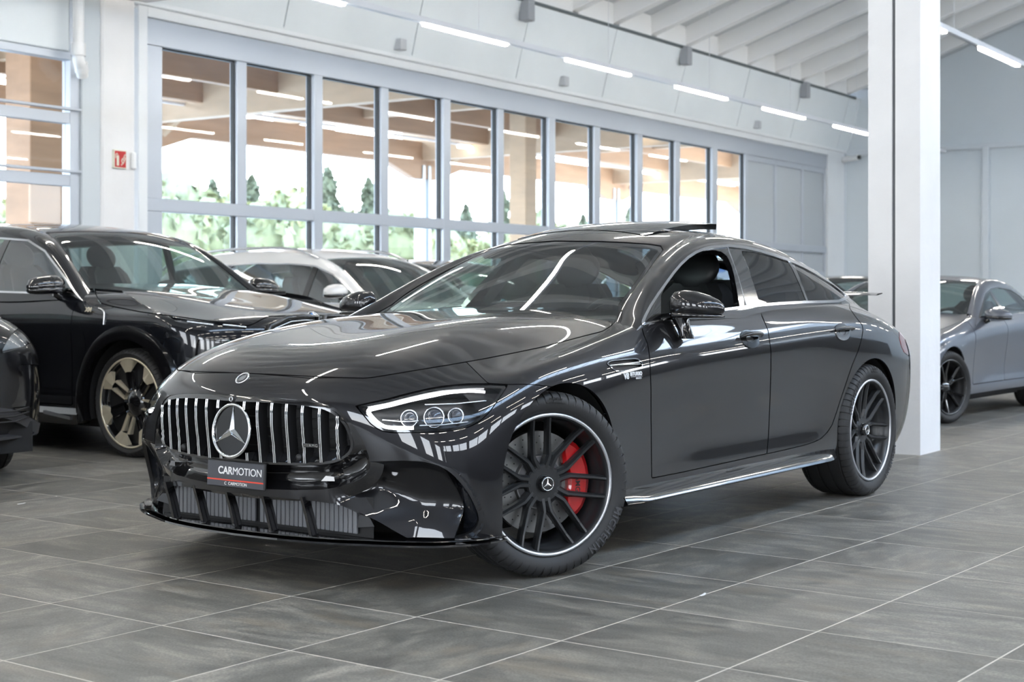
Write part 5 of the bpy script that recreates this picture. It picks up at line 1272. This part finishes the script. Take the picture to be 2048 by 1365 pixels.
    for d, a, b in cand[:300]:
        x, y = cell(a, b); k = RNG.randint(6); t = link('tile', meshes[k], fo)
        q = RNG.randint(2)
        t.location = (x, y, 0); t.rotation_euler = (0, 0, ang)
        if q: c = cell(a + 1, b + 1); t.location = (c[0], c[1], 0); t.rotation_euler = (0, 0, ang + pi)
    rest = [(a, b) for d, a, b in cand[300:]] + grid
    mb = MB(); mi = []
    for a, b in rest:
        P = [cell(a, b), cell(a + 1, b), cell(a + 1, b + 1), cell(a, b + 1)]; c = np.mean(P, axis=0); s = 1 - G / T
        mb.add([(c[0] + (p[0] - c[0]) * s, c[1] + (p[1] - c[1]) * s, 0) for p in P], [(0, 1, 2, 3)]); mi.append(RNG.randint(6))
    me = bpy.data.meshes.new('tiles'); me.from_pydata(mb.v, [], mb.f)
    for m in mats: me.materials.append(m)
    me.polygons.foreach_set('material_index', mi); me.update(); link('far_tiles', me, fo, kind='stuff')
    g = MB().box((X0 - 1, YS - 1, -.3), (BACKX + 1, WALLY, -.0005)).build('grout_bed', mat('grout', (.62, .57, .50), .8), fo)
    # white chip on a joint, by the second line
    for (u, v) in ((1406, 1190), (43, 1008)):
        d = FOC * CAMH / (v - HOR); r = (u - 1024) / FOC * d; x, y = rd(r, d)
        MB().prism([(-.03, -.006), (-.005, -.010), (.028, -.002), (.03, .006), (.004, .003), (-.028, .004)], 'z', .0002, .0012).build('paper_scrap', mat('paper', (.8, .8, .8), .7), None, 'small torn white scrap lying on a tile joint ' + ('in front of the saloon\'s rear door' if u > 1000 else 'near the left edge of the floor'), 'litter', loc=(x, y, 0), rot=(0, 0, .1))
setfloor()

def W(u, v, Y=WALLY): return on_wall_y(u, v, Y)
def wx(u, Y=WALLY): return Y / tan(dirpx(u))
Z_HEAD = 4.50
# window wall: the white frame, folding leaves with aluminium bars and glass
bars = [318, 487, 637, 771, 893, 1002, 1103, 1195, 1278, 1355, 1428]      # left edges of the panes
ends = [468, 620, 756, 879, 990, 1090, 1183, 1267, 1345, 1418, 1485]
xa = [wx(u) for u in bars]; xb = [wx(u) for u in ends]
pitch = np.polyfit(range(11), xa, 1)
ZT = W(318, 95)[2]; ZM1 = W(318, 398)[2]; ZM0 = W(318, 424)[2]; ZB = .75
gate = empty('window_1', kind='structure')
xl = wx(284); xr = wx(1648)
XP = [xa[-1] + pitch[0] * (i + 1) for i in range(3)]
def bar(x0, x1, z0, z1, y0=WALLY - .05, y1=WALLY + .08, name='window_frame', m=ALU, par=gate):
    return MB().bbox((x0, y0, z0), (x1, y1, z1), .006).build(name, m, par)
bar(xl, xr, ZT, Z_HEAD - .12, WALLY - .07); bar(xl, xr, Z_HEAD - .12, Z_HEAD, WALLY - .10, name='window_head', m=WHITE)
bar(xl, xr, ZM1 - .0 - (ZM1 - ZM0), ZM1, WALLY - .07); bar(xl, xr, 0, .12); bar(xl, xr, .66, .75)
bar(xl, xa[0], .12, ZT, WALLY - .06); bar(xl - .14, xl, 0, Z_HEAD, WALLY - .10, name='window_jamb', m=WHITE)
for i in range(11):
    x0 = xb[i]; x1 = xa[i + 1] if i < 10 else XP[0]
    bar(x0, x1, .12, ZT, WALLY - .06 - .02 * (i % 2))
    bar(x0 - .018, x0, ZM1, ZT, WALLY - .02, WALLY + .05, 'gasket', ALUD); bar(x0 - .018, x0, .75, ZM0, WALLY - .02, WALLY + .05, 'gasket', ALUD)
    bar(xa[i], x0, ZT - .02, ZT, WALLY - .02, WALLY + .05, 'gasket', ALUD)
    for z0, z1 in ((ZM1, ZT), (.75, ZM0), (.12, .66)):
        MB().box((xa[i] - .01, WALLY + .02, z0 - .01), (x0 + .01, WALLY + .028, z1 + .01)).build('window_pane' if z0 > .2 else 'kick_panel', PANE if z0 > .2 else ALU, gate)
for i, (p0, p1) in enumerate(zip([XP[0]] + [XP[0] + pitch[0], XP[0] + 2 * pitch[0]], [XP[0] + pitch[0] - .1, XP[0] + 2 * pitch[0] - .1, xr - .1])):
    MB().box((p0, WALLY - .01, .12), (p1, WALLY + .02, ZT - .1)).build('solid_panel', mat('grey_panel', (.46, .50, .54), .45), gate)
    bar(p1, p1 + .1, .12, ZT)
    bar(p0, p1, 1.55, 1.67); bar(p0, p1, ZT - .12, ZT)
for u, v in ((775, 130), (1104, 188), (1494, 266), (0, 0)):
    if u: x = wx(u); MB().bbox((x - .07, WALLY - .30, Z_HEAD + .10), (x + .07, WALLY - .12, Z_HEAD + .26), .01).build('sensor_box', mat('device_grey', (.55, .57, .6), .5), None, 'small grey sensor box above the window head, %s from the left' % {775: 'first', 1104: 'second', 1494: 'third'}[u], 'sensor')
# wall around
XS_COL0, XS_COL1 = wx(205), wx(272)
wall = MB(); 
MB().box((xr, WALLY - .10, 0), (BACKX, WALLY + .3, Z_HEAD)).build('wall_window_side', WHITE, kind='structure')
MB().bbox((wx(205, WALLY - .16), WALLY - .16, 0), (wx(271, WALLY - .16), WALLY + .2, Z_HEAD + .2), .02).build('column', CONC, kind='structure')
MB().bbox((wx(150), WALLY - .12, 0), (XS_COL0 - .02, WALLY + .2, Z_HEAD), .01).build('wall_pier', mat('pier_grey', (.60, .65, .69), .5), kind='structure')
# soffit panels leaning into the room above the window
ZS1, ZS2, YS2 = 4.52, 5.78, WALLY - .45
jx = [1.077 - .2 * k for k in range(1, 6)][::-1] + [1.077 + .2005 * k for k in range(0, 8)]
jx = [j * WALLY for j in jx] + [BACKX]
sf = empty('wall_above_window', kind='structure')
MB().box((XS_COL1 - .3, WALLY - .06, Z_HEAD - .04), (xl + .3, WALLY + .2, Z_HEAD + .5)).build('wall_filler', WHITE, sf)
for a, b in zip(jx[:-1], jx[1:]):
    if b - a < .3: continue
    n = np.array([0, -(ZS2 - ZS1), -(.45)]); n /= np.linalg.norm(n)
    v = []
    for off in (0, .03):
        for x, t in ((a + .012, 0), (b - .012, 0), (b - .012, 1), (a + .012, 1)): v.append((x, WALLY - .12 - .33 * t - n[1] * 0 + (-off if off else 0) * 1, ZS1 + (ZS2 - ZS1) * t))
    MB().add([(x, y + .03, z) for x, y, z in v[:4]] + v[4:], [(0, 1, 2, 3), (4, 5, 6, 7), (0, 4, 5, 1), (1, 5, 6, 2), (2, 6, 7, 3), (3, 7, 4, 0)]).build('soffit_panel', WHITE2, sf)
MB().add([(X0, WALLY - .09, ZS1), (BACKX, WALLY - .09, ZS1), (BACKX, YS2 + .06, ZS2), (X0, YS2 + .06, ZS2)], [(0, 1, 2, 3)]).build('joint_backing', mat('joint_dark', (.12, .14, .15), .7), sf)
MB().bbox((X0, WALLY - .16, Z_HEAD), (BACKX, WALLY + .1, Z_HEAD + .1), .01).build('trim_1', WHITE, kind='structure')
MB().bbox((X0, YS2 - .06, ZS2 - .05), (BACKX - .35, YS2 + .02, ZS2), .008).build('trim_2', mat('joint_dark', (.12, .14, .15), .7), kind='structure')
for u in (1047, 1365, 1604):
    x = YS2 / tan(dirpx(u)); MB().bbox((x - .09, YS2 - .16, ZS2 - .36), (x + .09, YS2 + .02, ZS2 - .02), .01).build('wall_lamp', mat('device_dark', (.35, .37, .4), .5), None, 'grey box lamp below the roof edge, %s from the left' % {1047: 'first', 1365: 'second', 1604: 'third'}[u], 'lamp')
# sloping roof: deck and ribs, ridge skylight, other slope
SL_ = .333; RIDGE0 = -1.2; YA, YB_ = -5.6, -8.8; DROP = .333 * (YB_ - YS)
def roofz(y): return ZS2 + SL_ * (YS2 - y)
ceil = empty('ceiling', kind='structure')
def slab(x0, x1, ya, yb, za, zb, th, name, m, par=ceil):
    v = [(x0, ya, za), (x1, ya, za), (x1, yb, zb), (x0, yb, zb)]; v += [(x, y, z + th) for x, y, z in v]
    return MB().add(v, [(0, 1, 2, 3), (7, 6, 5, 4), (0, 4, 5, 1), (1, 5, 6, 2), (2, 6, 7, 3), (3, 7, 4, 0)]).build(name, m, par)
slab(X0, BACKX, YS2, YA, roofz(YS2) + .36, roofz(YA) + .36, .12, 'roof_deck', DECKM)
slab(X0, BACKX, WALLY + .3, YS2, ZS2 - .1, roofz(YS2) + .36, .12, 'roof_deck', DECKM)
rx = 33.4
while rx > X0:
    hs = .30; w2 = .10
    za, zb = roofz(YS2), roofz(YA)
    mb = MB(); rings = []
    for y in [YS2, YS2 - .35, YS2 - .7, YA]:
        z = roofz(y); rings.append([(rx - w2, y, z + .02), (rx + w2, y, z + .02), (rx + w2 + .02, y, z + .37), (rx - w2 - .02, y, z + .37)])
    mb.loft(rings, smooth=False); mb.build('roof_rib', RIBM, ceil)
    # haunch wall between the ribs
    q = []
    for k in range(9):
        a = pi / 2 * k / 8; q.append((YS2 - .28 * (1 - sin(a)), roofz(YS2) + .36 * 1.0 - .36 * (1 - cos(a)) * 0 - .34 * (1 - k / 8.)))
    MB().box((rx - 1.25, YS2 - .04, ZS2), (rx - w2, YS2 + .03, roofz(YS2) + .37)).build('rib_infill', RIBM, ceil)
    rx -= 1.35
# other side of the ridge
slab(X0, BACKX, YB_, YS, roofz(YA) + .36, roofz(YA) + .36 - DROP, .12, 'roof_deck', DECKM)
rx = 33.4
while rx > X0:
    z1 = roofz(YA); mb = MB(); mb.loft([[(rx - .10, y, z + .02), (rx + .10, y, z + .02), (rx + .12, y, z + .37), (rx - .12, y, z + .37)] for y, z in ((YB_, z1), (YS, z1 - DROP))], smooth=False); mb.build('roof_rib', RIBM, ceil); rx -= 1.35
ZR = roofz(YA) + .36; YM = (YA + YB_) / 2
for y in (YA, YB_): MB().bbox((X0, y - .1, ZR - .35), (BACKX, y + .1, ZR + .35), .01).build('skylight_kerb', RIBM, ceil)
for k in range(22):
    x = X0 + 1 + k * 2.0
    for ya, yb in ((YA, YM), (YB_, YM)):
        MB().loft([[(x - .04, ya, ZR + .3), (x + .04, ya, ZR + .3), (x + .04, ya, ZR + .38), (x - .04, ya, ZR + .38)], [(x - .04, yb, ZR + .95), (x + .04, yb, ZR + .95), (x + .04, yb, ZR + 1.03), (x - .04, yb, ZR + 1.03)]], smooth=False).build('skylight_bar', ALU, ceil)
for ya in (YA, YB_):
    MB().add([(X0, ya, ZR + .34), (BACKX, ya, ZR + .34), (BACKX, YM, ZR + .99), (X0, YM, ZR + .99)], [(0, 1, 2, 3)]).build('skylight_pane', PANE, ceil)
# gable wall at the far end, with posts and rail
MB().prism([(WALLY + .3, 0), (WALLY + .3, ZS2 + .3), (YM, ZR + 1.2), (YS - .3, ZR - DROP + .3), (YS - .3, 0)], 'x', BACKX, BACKX + .25).build('wall_back', mat('back_wall_paint', (.70, .76, .81), .55, noise=(.6, .06)), kind='structure')
MB().prism([(WALLY + .3, ZS2 + .28), (YS2 - .3, ZS2 + .2), (YM, ZR + .75), (YM, ZR + 1.05), (WALLY + .3, ZS2 + .75)], 'x', BACKX - .25, BACKX).build('trim_3', DECKM, kind='structure')
for i, (u0, u1, z1) in enumerate(((1683, 1692, 9), (1966, 1980, 4.5))):
    y0 = BACKX * tan(dirpx(u1)); y1 = BACKX * tan(dirpx(u0)); MB().bbox((BACKX - .10, y0, 0), (BACKX + .05, y1, min(z1, 5.9)), .01).build('wall_post', mat('back_wall_trim', (.68, .73, .78), .5), kind='structure')
MB().bbox((BACKX - .08, YS, 4.44), (BACKX + .05, WALLY, 4.56), .01).build('trim_4', mat('back_wall_trim', (.68, .73, .78), .5), kind='structure')
for k in range(6):
    y = WALLY - .8 - k * 4.0 * .62 - .06
    if k not in (0,): MB().bbox((BACKX - .03, y - .015, 0), (BACKX + .05, y + .015, 4.4), .004).build('trim_5', mat('back_wall_trim', (.68, .73, .78), .5), kind='structure')
# wall opposite the windows and the one behind the camera
wr = empty('wall_right', kind='structure')
DW = mat('grey_far_wall', (.10, .10, .105), .6)
MB().box((X0, YS - .25, 0), (BACKX, YS, 3.5)).build('lower_wall', DW, wr); MB().box((X0, YS - .25, 4.75), (BACKX, YS, ZR - DROP + .4)).build('upper_wall', DW, wr)
for k in range(15):
    x = X0 + 1.2 + k * 3.0; MB().box((x - (.4 if k % 2 else .10), YS - .25, 3.5), (x + (.4 if k % 2 else .10), YS, 4.75)).build('wall_pier', DW, wr)
MB().bbox((2.5, -4.6, 0), (31, -4.35, 1.55), .01).build('reflection_blocker', mat('blocker_charcoal', (.020, .021, .024), .6), kind='structure')  # added unseen dark screen, keeps lit floor and windows out of the door reflections
wl = empty('wall_left', kind='structure')
MB().prism([(WALLY + .3, 4.0), (WALLY + .3, ZS2 + .3), (YM, ZR + 1.2), (YS - .3, ZR - DROP + .3), (YS - .3, 4.0)], 'x', X0 - .25, X0).build('upper_wall', DW, wl)
MB().box((X0 - .25, YS, 0), (X0, WALLY, 1.0)).build('lower_wall', DW, wl)
for k in range(7): y = YS + 1 + k * 4.2; MB().box((X0 - .25, y - .9, 1), (X0, y + .9, 4)).build('wall_pier', DW, wl)
# the square white pillar
def rd(r, d): return (r * sin(PHI) + d * cos(PHI), -r * cos(PHI) + d * sin(PHI))
px_, py_ = rd((1840.5 - 1024) / FOC * 10.33, 10.33)
pil = empty('pillar', (px_, py_, 0), kind='structure')
h_ = roofz(py_) + .3
def pillar_shape(z):
    w_, l_ = .372, .425; g = .012; m = w_ * .5 + .003
    return [(0, 0, z), (l_, 0, z), (l_, w_, z), (0, w_, z), (0, m + g, z), (.03, m + g, z), (.03, m - g, z), (0, m - g, z)]
fixn(MB().loft([pillar_shape(0), pillar_shape(h_)], smooth=False).build('pillar_shaft', CONC, pil))
MB().box((.02, .372 * .5 + .003 - .013, 0), (.034, .372 * .5 + .003 + .013, h_)).build('pillar_joint', mat('joint_grey', (.13, .14, .15), .7), pil)
# sectional door at the left with three rows of glass
sd_ = empty('door_1', kind='structure')
X1 = wx(-320); X2 = wx(131); X3 = wx(150)
rows = [on_wall_y(131, v, WALLY)[2] for v in (122, 228, 247, 352, 372, 450)]
rws = [(rows[1], rows[0]), (rows[3], rows[2]), (rows[5] - .25, rows[4])]
MB().bbox((X1, WALLY - .08, rows[0]), (X2 + .02, WALLY + .04, rows[0] + .09), .006).build('door_rail', ALU, sd_)
MB().bbox((X1, WALLY - .06, rows[0] + .10), (X2 + .1, WALLY + .04, Z_HEAD + .05), .01).build('door_head_panel', WHITE2, sd_)
for a, b in ((rows[1], rows[2]), (rows[3], rows[4])): MB().bbox((X1, WALLY - .07, a), (X2 + .02, WALLY + .04, b), .006).build('door_rail', ALU, sd_)
for a, b in ((rows[1], rows[2]), (rows[3], rows[4])): MB().bbox((X1, WALLY - .13, a + .03), (X2 + .12, WALLY - .07, a + .06), .004).build('door_strut', ALU, sd_)
MB().box((X1, WALLY - .05, 0), (X2, WALLY + .04, rws[2][0])).build('door_skirt', ALU, sd_)
MB().bbox((X2, WALLY - .08, 0), (X3, WALLY + .06, Z_HEAD), .006).build('door_track', ALU, sd_)
for a, b in rws: MB().box((X1, WALLY + .0, a), (X2, WALLY + .01, b)).build('door_pane', PANE, sd_)
MB().box((X0, WALLY - .05, 0), (X1, WALLY + .2, Z_HEAD + .1)).build('wall_far_left', WHITE, kind='structure')
MB().bbox((X0, WALLY - .62, Z_HEAD + .02), (wx(272) + .03, WALLY - .08, Z_HEAD + .42), .02).build('beam', CONC, kind='structure')
# drain pipe
px0 = wx(157, WALLY - .28); PVC = mat('white_pvc', (.78, .79, .8), .4); yq = WALLY - .28
dp = empty('drain_pipe', (px0, yq, 0), label='white plastic drain pipe with an elbow beside the column', cat='pipe')
zp = [on_wall_y(157, v, yq)[2] for v in (-60, 92, 112, 128, 148)]
MB().tube([(0, 0, zp[1]), (0, 0, zp[0])], .062, 20).build('pipe_run', PVC, dp)
MB().tube([(0, 0, zp[2]), (0, 0, zp[1] + .03)], .078, 20).build('pipe_socket', PVC, dp)
MB().tube(catmull([(0, 0, zp[2] + .02), (0.01, 0, zp[2] - .06), (.06, .02, zp[3] - .02), (.12, .08, zp[4])], 5), .064, 20).build('pipe_elbow', PVC, dp)
MB().tube([(.045, .012, zp[3] + .02), (.085, .045, zp[3] - .07)], .074, 20).build('pipe_collar', PVC, dp)
# sign with extinguisher pictogram, little call box
yc = WALLY - .16
x, y, z = on_wall_y(237, 319, yc); s2 = .095
sg_ = empty('fire_sign', (x, y, z), label='red and white fire extinguisher sign on the white column', cat='sign')
MB().bbox((-s2, -.03, -s2 * 1.12), (s2, 0, s2 * 1.12), .003).build('sign_board', mat('sign_cream', (.75, .74, .62), .5), sg_)
REDS = mat('sign_red', (.50, .02, .02), .5); Fs = lambda p: (p[0], -.0305 - p[2], p[1])
MB().box((-s2 * .86, -s2 * .98, 0), (s2 * .86, s2 * .98, .001), Fs).build('sign_field', REDS, sg_)
CRM = mat('sign_cream', (.75, .74, .62), .5)
MB().add([Fs((a, b, .002)) for a, b in ((-.055, -.075), (-.02, -.075), (-.02, .03), (-.03, .045), (-.045, .045), (-.055, .03))], [(0, 1, 2, 3, 4, 5)]).build('extinguisher_symbol', CRM, sg_)
MB().tube([Fs((-.038, .05, .002)), Fs((-.05, .065, .002)), Fs((-.068, .05, .002)), Fs((-.07, .01, .002))], .005, 5).build('hose_symbol', CRM, sg_)
for k, (a, b) in enumerate(((.012, -.07), (.035, -.05), (.05, -.02))):
    MB().tube(catmull([Fs((a, b, .002)), Fs((a + .02, b + .03, .002)), Fs((a + .005, b + .05, .002)), Fs((a + .02, b + .08, .002))], 3), .006, 5).build('flame_symbol', CRM, sg_)
x, y, z = on_wall_y(264, 322, yc); MB().bbox((x - .035, y - .05, z - .10), (x + .035, y, z + .10), .015).build('call_box', mat('device_white', (.8, .81, .82), .4), None, 'small white call box beside the fire sign on the column', 'device')
# security camera at the far corner
x, y, z = on_wall_x(1688, 322, BACKX - .1)
sc_ = empty('security_camera', (x, y, z), label='white security camera on the far wall left of the pillar', cat='camera')
MB().bbox((-.05, .1, -.2), (.08, .35, .12), .02).build('camera_mount', mat('device_grey', (.55, .57, .6), .5), sc_)
MB().tube([(0, .1, 0), (-.2, -.15, .02), (-.25, -.45, .04)], .07, 12).build('camera_body', mat('device_white', (.8, .81, .82), .4), sc_)
MB().tube([(-.25, -.44, .04), (-.26, -.50, .045)], .05, 12).build('camera_lens', mat('black_gloss', (0, 0, 0)), sc_)
# light tracks
LAMP = mat('lamp_diffuser', (1, 1, 1), .5, emit=(1.0, .94, .84), estr=30.0)
def track(Y, z, xs, label, x0, x1):
    t = empty('light_track', (0, Y, z), label=label, cat='light', group=None)
    MB().bbox((x0, -.035, 0), (x1, .035, .07), .004).build('track_rail', mat('rail_white', (.78, .80, .84), .4), t)
    for a in xs:
        MB().bbox((a, -.032, -.030), (a + 1.72, .032, .0), .006).build('lamp_tube', LAMP, t)
    for a in np.arange(x0 + 1, x1, 3.17):
        zr = roofz(Y) if Y > YA else ZR - .36 - .333 * max(0, YB_ - Y)
        MB().tube([(a, 0, .07), (a, 0, zr - z + .1)], .004, 5).build('suspension_wire', mat('rail_white', (.78, .80, .84), .4), t)
XA = 14.07
track(10.7, 4.30, [XA + 3.17 * k for k in range(-6, 6)], 'long ceiling light track running along the window wall', X0 + 1, BACKX - 1)
track(5.80, 4.30, [19.44 + 3.17 * k for k in range(-8, 4)], 'ceiling light track seen at the right behind the pillar', X0 + 1, BACKX - 1)
track(.5, 4.6, [1.5 + 3.17 * k for k in range(-3, 9)], 'ceiling light track over the middle of the hall', X0 + 1, BACKX - 3)
track(-4.6, 4.6, [1.0 + 3.17 * k for k in range(-3, 9)], 'ceiling light track beyond the middle of the hall', X0 + 1, BACKX - 3)
track(-9.0, 4.6, [.2 + 3.17 * k for k in range(-3, 9)], 'ceiling light track near the wall opposite the windows', X0 + 1, BACKX - 3)

# ------------------------------------------------------------------ outside the windows
GROUND = mat('outside_paving', (.55, .55, .53), .8)
MB().box((-60, WALLY + .3, -.25), (140, 120, -.05)).build('ground', GROUND, kind='structure')
WOOD = mat('glulam_timber', (.50, .30, .18), .55, noise=(2.2, .22, (.35, 1, 3)))
WOODL = mat('pale_timber', (.62, .44, .29), .55, noise=(2.2, .15, (.35, 1, 3)))
cn = empty('timber_canopy', (0, 0, 0), label='open timber canopy with glulam beams outside the window wall', cat='canopy')
ZC = 4.25
ZC = W(540, 296, 21.5)[2]
MB().box((-12, WALLY + .6, ZC + 1.15), (66, 22.2, ZC + 1.27)).build('canopy_deck', mat('canopy_deck', (.52, .50, .48), .6), cn)
for Y, zb, hh, ww in ((21.5, 0, .55, .2), (19.6, .38, .5, .16), (17.8, .42, .5, .16), (16.0, .45, .5, .16), (14.5, .45, .55, .16)):
    MB().bbox((-12, Y - ww / 2, ZC + zb), (66, Y + ww / 2, ZC + zb + hh), .01).build('canopy_beam', WOOD, cn)
for k in range(7):
    x = 1.5 + k * 8.9; MB().bbox((x - .12, WALLY + .6, ZC + .12), (x + .12, 22.0, ZC + .80), .01).build('cross_beam', WOODL, cn)
    MB().bbox((x - 4.55, WALLY + .6, ZC + .55), (x - 4.37, 22.0, ZC + .95), .01).build('cross_beam', WOODL, cn)
    if k in (2, 3, 4, 5):
        for dx in (-.16, .06): MB().box((x + dx, 21.35, -.1), (x + dx + .10, 21.6, ZC)).build('steel_post', mat('galvanised', (.48, .52, .56), .4, .6), cn)
        fixn(MB().prism([(x - 1.6, ZC + .05), (x + 1.6, ZC + .05), (x + .45, ZC - .32), (x - .45, ZC - .32)], 'y', 21.38, 21.58).build('haunch', WOOD, cn))
        MB().tube([(x + .5, 21.2, ZC - .0), (x + .5, 19.6, ZC + 1.0)], .10, 4, flat=(1, 1)).build('canopy_brace', WOODL, cn)
xw_ = on_wall_y(1046, 400, 17.0)
MB().bbox((xw_[0] - .2, 16.8, -.1), (xw_[0] + .2, 17.2, ZC + 1.0), .01).build('timber_post', WOODL, cn)
MB().bbox((on_wall_y(85, 300, 16.)[0] - .35, 15.8, -.1), (on_wall_y(85, 300, 16.)[0] + .35, 16.3, ZC + 1.0), .01).build('timber_post', WOOD, cn)
LEDO = mat('canopy_lamp', (1, 1, 1), .5, emit=(1, .93, .8), estr=6)
# (the canopy carries its own strip lamps)
for Y, zz in ((15.4, ZC + .4), (20.0, ZC + .3)):
    MB().bbox((-10, Y - .03, zz + .06), (62, Y + .03, zz + .11), .004).build('canopy_rail', mat('rail_white', (.78, .80, .84), .4), cn)
    for k in range(16): x = -6 + k * 4.2; MB().bbox((x, Y - .05, zz), (x + 1.7, Y + .05, zz + .06), .004).build('canopy_lamp', LEDO, cn)
# building panel and banner beyond the right-hand panes
x, y, z = on_wall_y(1430, 450, 40.); 
bd = empty('white_building', (x, y, 0), label='white building with a blue emblem behind the right-hand panes', cat='building')
MB().box((-4.4, 0, 0), (6, 3, on_wall_y(1430, 385, 40.)[2])).build('wall', mat('outside_white', (.9, .9, .9), .6), bd)
xb0 = on_wall_y(1438, 430, 39.9); 
MB().box((xb0[0] - x - .9, -.08, 2.6), (xb0[0] - x + .9, 0, 4.2)).build('banner', mat('banner_blue', (.25, .45, .85), .6), bd)
Fb = frame_at((xb0[0] - x, -.1, 3.4), (0, -1, 0)); ring_mb(.5, .07, Fb, 30).build('emblem_ring', WHITEP, bd); MB().box((-.5, -.07, -.02), (.5, .07, .04), Fb).build('emblem_bar', WHITEP, bd)
# trees
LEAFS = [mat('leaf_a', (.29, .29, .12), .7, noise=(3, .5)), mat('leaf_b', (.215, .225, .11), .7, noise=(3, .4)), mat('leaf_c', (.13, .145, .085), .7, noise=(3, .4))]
BARK = mat('bark', (.16, .12, .09), .8)
def tree_mesh(kind, seed):
    rs = np.random.RandomState(seed); mb = MB(); n = 900
    for i in range(n):
        if kind == 0:     # broad crown
            d = rs.normal(size=3); d /= np.linalg.norm(d); r = rs.uniform(.55, 1) ; c = np.array([d[0] * 1.25 * r, d[1] * 1.25 * r, 1.9 + d[2] * 1.15 * r]) + .28 * np.array([sin(7 * d[0]), cos(5 * d[1]), sin(6 * d[2])])
        else:             # conifer
            t = rs.uniform(0, 1); rr = (1 - t) ** .8 * (.8 + .35 * sin(t * 30)) * rs.uniform(.4, 1.25) + .03; a = rs.uniform(0, 2 * pi); c = np.array([rr * cos(a), rr * sin(a), .5 + t * 3.3])
        s = rs.uniform(.10, .20) * (1 if kind == 0 else .8); a = rs.normal(size=3); a /= np.linalg.norm(a); b = np.cross(a, rs.normal(size=3)); b /= np.linalg.norm(b)
        mb.add([c + a * s, c + b * s, c - a * s, c - b * s], [(0, 1, 2, 3)])
    me = bpy.data.meshes.new('crown'); me.from_pydata(mb.v, [], mb.f); me.update(); return me
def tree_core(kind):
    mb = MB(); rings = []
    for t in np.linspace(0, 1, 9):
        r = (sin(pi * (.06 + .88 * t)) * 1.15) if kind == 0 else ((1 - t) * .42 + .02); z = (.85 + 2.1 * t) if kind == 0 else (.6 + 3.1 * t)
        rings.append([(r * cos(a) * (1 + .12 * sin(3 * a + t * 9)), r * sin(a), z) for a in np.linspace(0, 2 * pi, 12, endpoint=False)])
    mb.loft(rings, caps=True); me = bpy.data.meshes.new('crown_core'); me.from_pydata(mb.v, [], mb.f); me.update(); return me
TM = [[tree_mesh(k, 5 + s) for s in range(2)] for k in (0, 1)]; TC = [tree_core(0), tree_core(1)]
for k in (0, 1):
    for m_ in TM[k]: m_.materials.append(LEAFS[0])
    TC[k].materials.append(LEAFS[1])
trunk = MB().tube([(0, 0, 0), (.03, 0, 1.2), (0, .02, 2.4)], [.1, .07, .03], 8); tme = bpy.data.meshes.new('trunk'); tme.from_pydata(trunk.v, [], trunk.f); tme.materials.append(BARK); tme.update()
rt = np.random.RandomState(11)
ORD = ['first', 'second', 'third', 'fourth', 'fifth', 'sixth', 'seventh', 'eighth', 'ninth', 'tenth', 'last']
seen_ = {}
def name_tree(what, u):
    if u < 300: w_ = 'seen through the sectional door at the left'
    else:
        i = int(np.argmin([abs((a + b) / 2 - u) for a, b in zip(bars, ends)])); w_ = 'in front of the %s window pane from the left' % ORD[i]
    k = seen_.setdefault((what, w_), 0); seen_[(what, w_)] += 1
    return ['', 'second ', 'third ', 'fourth ', 'fifth ', 'sixth ', 'seventh '][k] + what + ' outside, ' + w_
def put_tree(u, Y, H, kind):
    x = Y / tan(dirpx(u)); s = H / (3.3 if kind == 0 else 3.9)
    t = empty('tree', (x, Y, -.1), rt.uniform(0, 6), name_tree(['leafy tree', 'slim dark conifer'][kind], u), 'tree', ['trees beyond the canopy', 'conifers beyond the canopy'][kind])
    t.scale = (s * rt.uniform(.72, .85), s * .75, s)
    a = link('crown', TM[kind][rt.randint(2)], t); a.material_slots[0].link = 'OBJECT'; a.material_slots[0].material = LEAFS[rt.randint(2)] if kind == 0 else LEAFS[2]
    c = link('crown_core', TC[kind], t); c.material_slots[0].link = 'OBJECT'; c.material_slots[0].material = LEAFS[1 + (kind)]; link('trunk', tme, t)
for i in range(17):
    u = -40 + i * 93 + rt.uniform(-10, 10); Y = 48 + 9 * (i % 2); put_tree(u, Y, rt.uniform(5.2, 6.6) * Y / 50, 0)
for i in [0, 2, 4] + list(range(6, 14)):
    put_tree(-20 + i * 118, 82, rt.uniform(8.2, 10.5), 0)
for i in range(13):
    u = 330 + i * 84 + rt.uniform(-14, 14); Y = 62 + 6 * (i % 3); put_tree(u, Y, rt.uniform(7.6, 10.0) * Y / 66, 1 if i % 3 else 0)
# low hedge of shrubs in front of them
hb = MB()
for i in range(13):
    u = 270 + i * 96; Y = 36; x = Y / tan(dirpx(u)); s = .82 if i < 4 else 1.05
    t = empty('shrub', (x, Y, -1.0), rt.uniform(0, 6), name_tree('pale low shrub', u), 'shrub', 'shrubs in the row outside'); t.scale = (s * .95, s * .8, s)
    a = link('crown', TM[0][rt.randint(2)], t); c = link('crown_core', TC[0], t)
build_main()
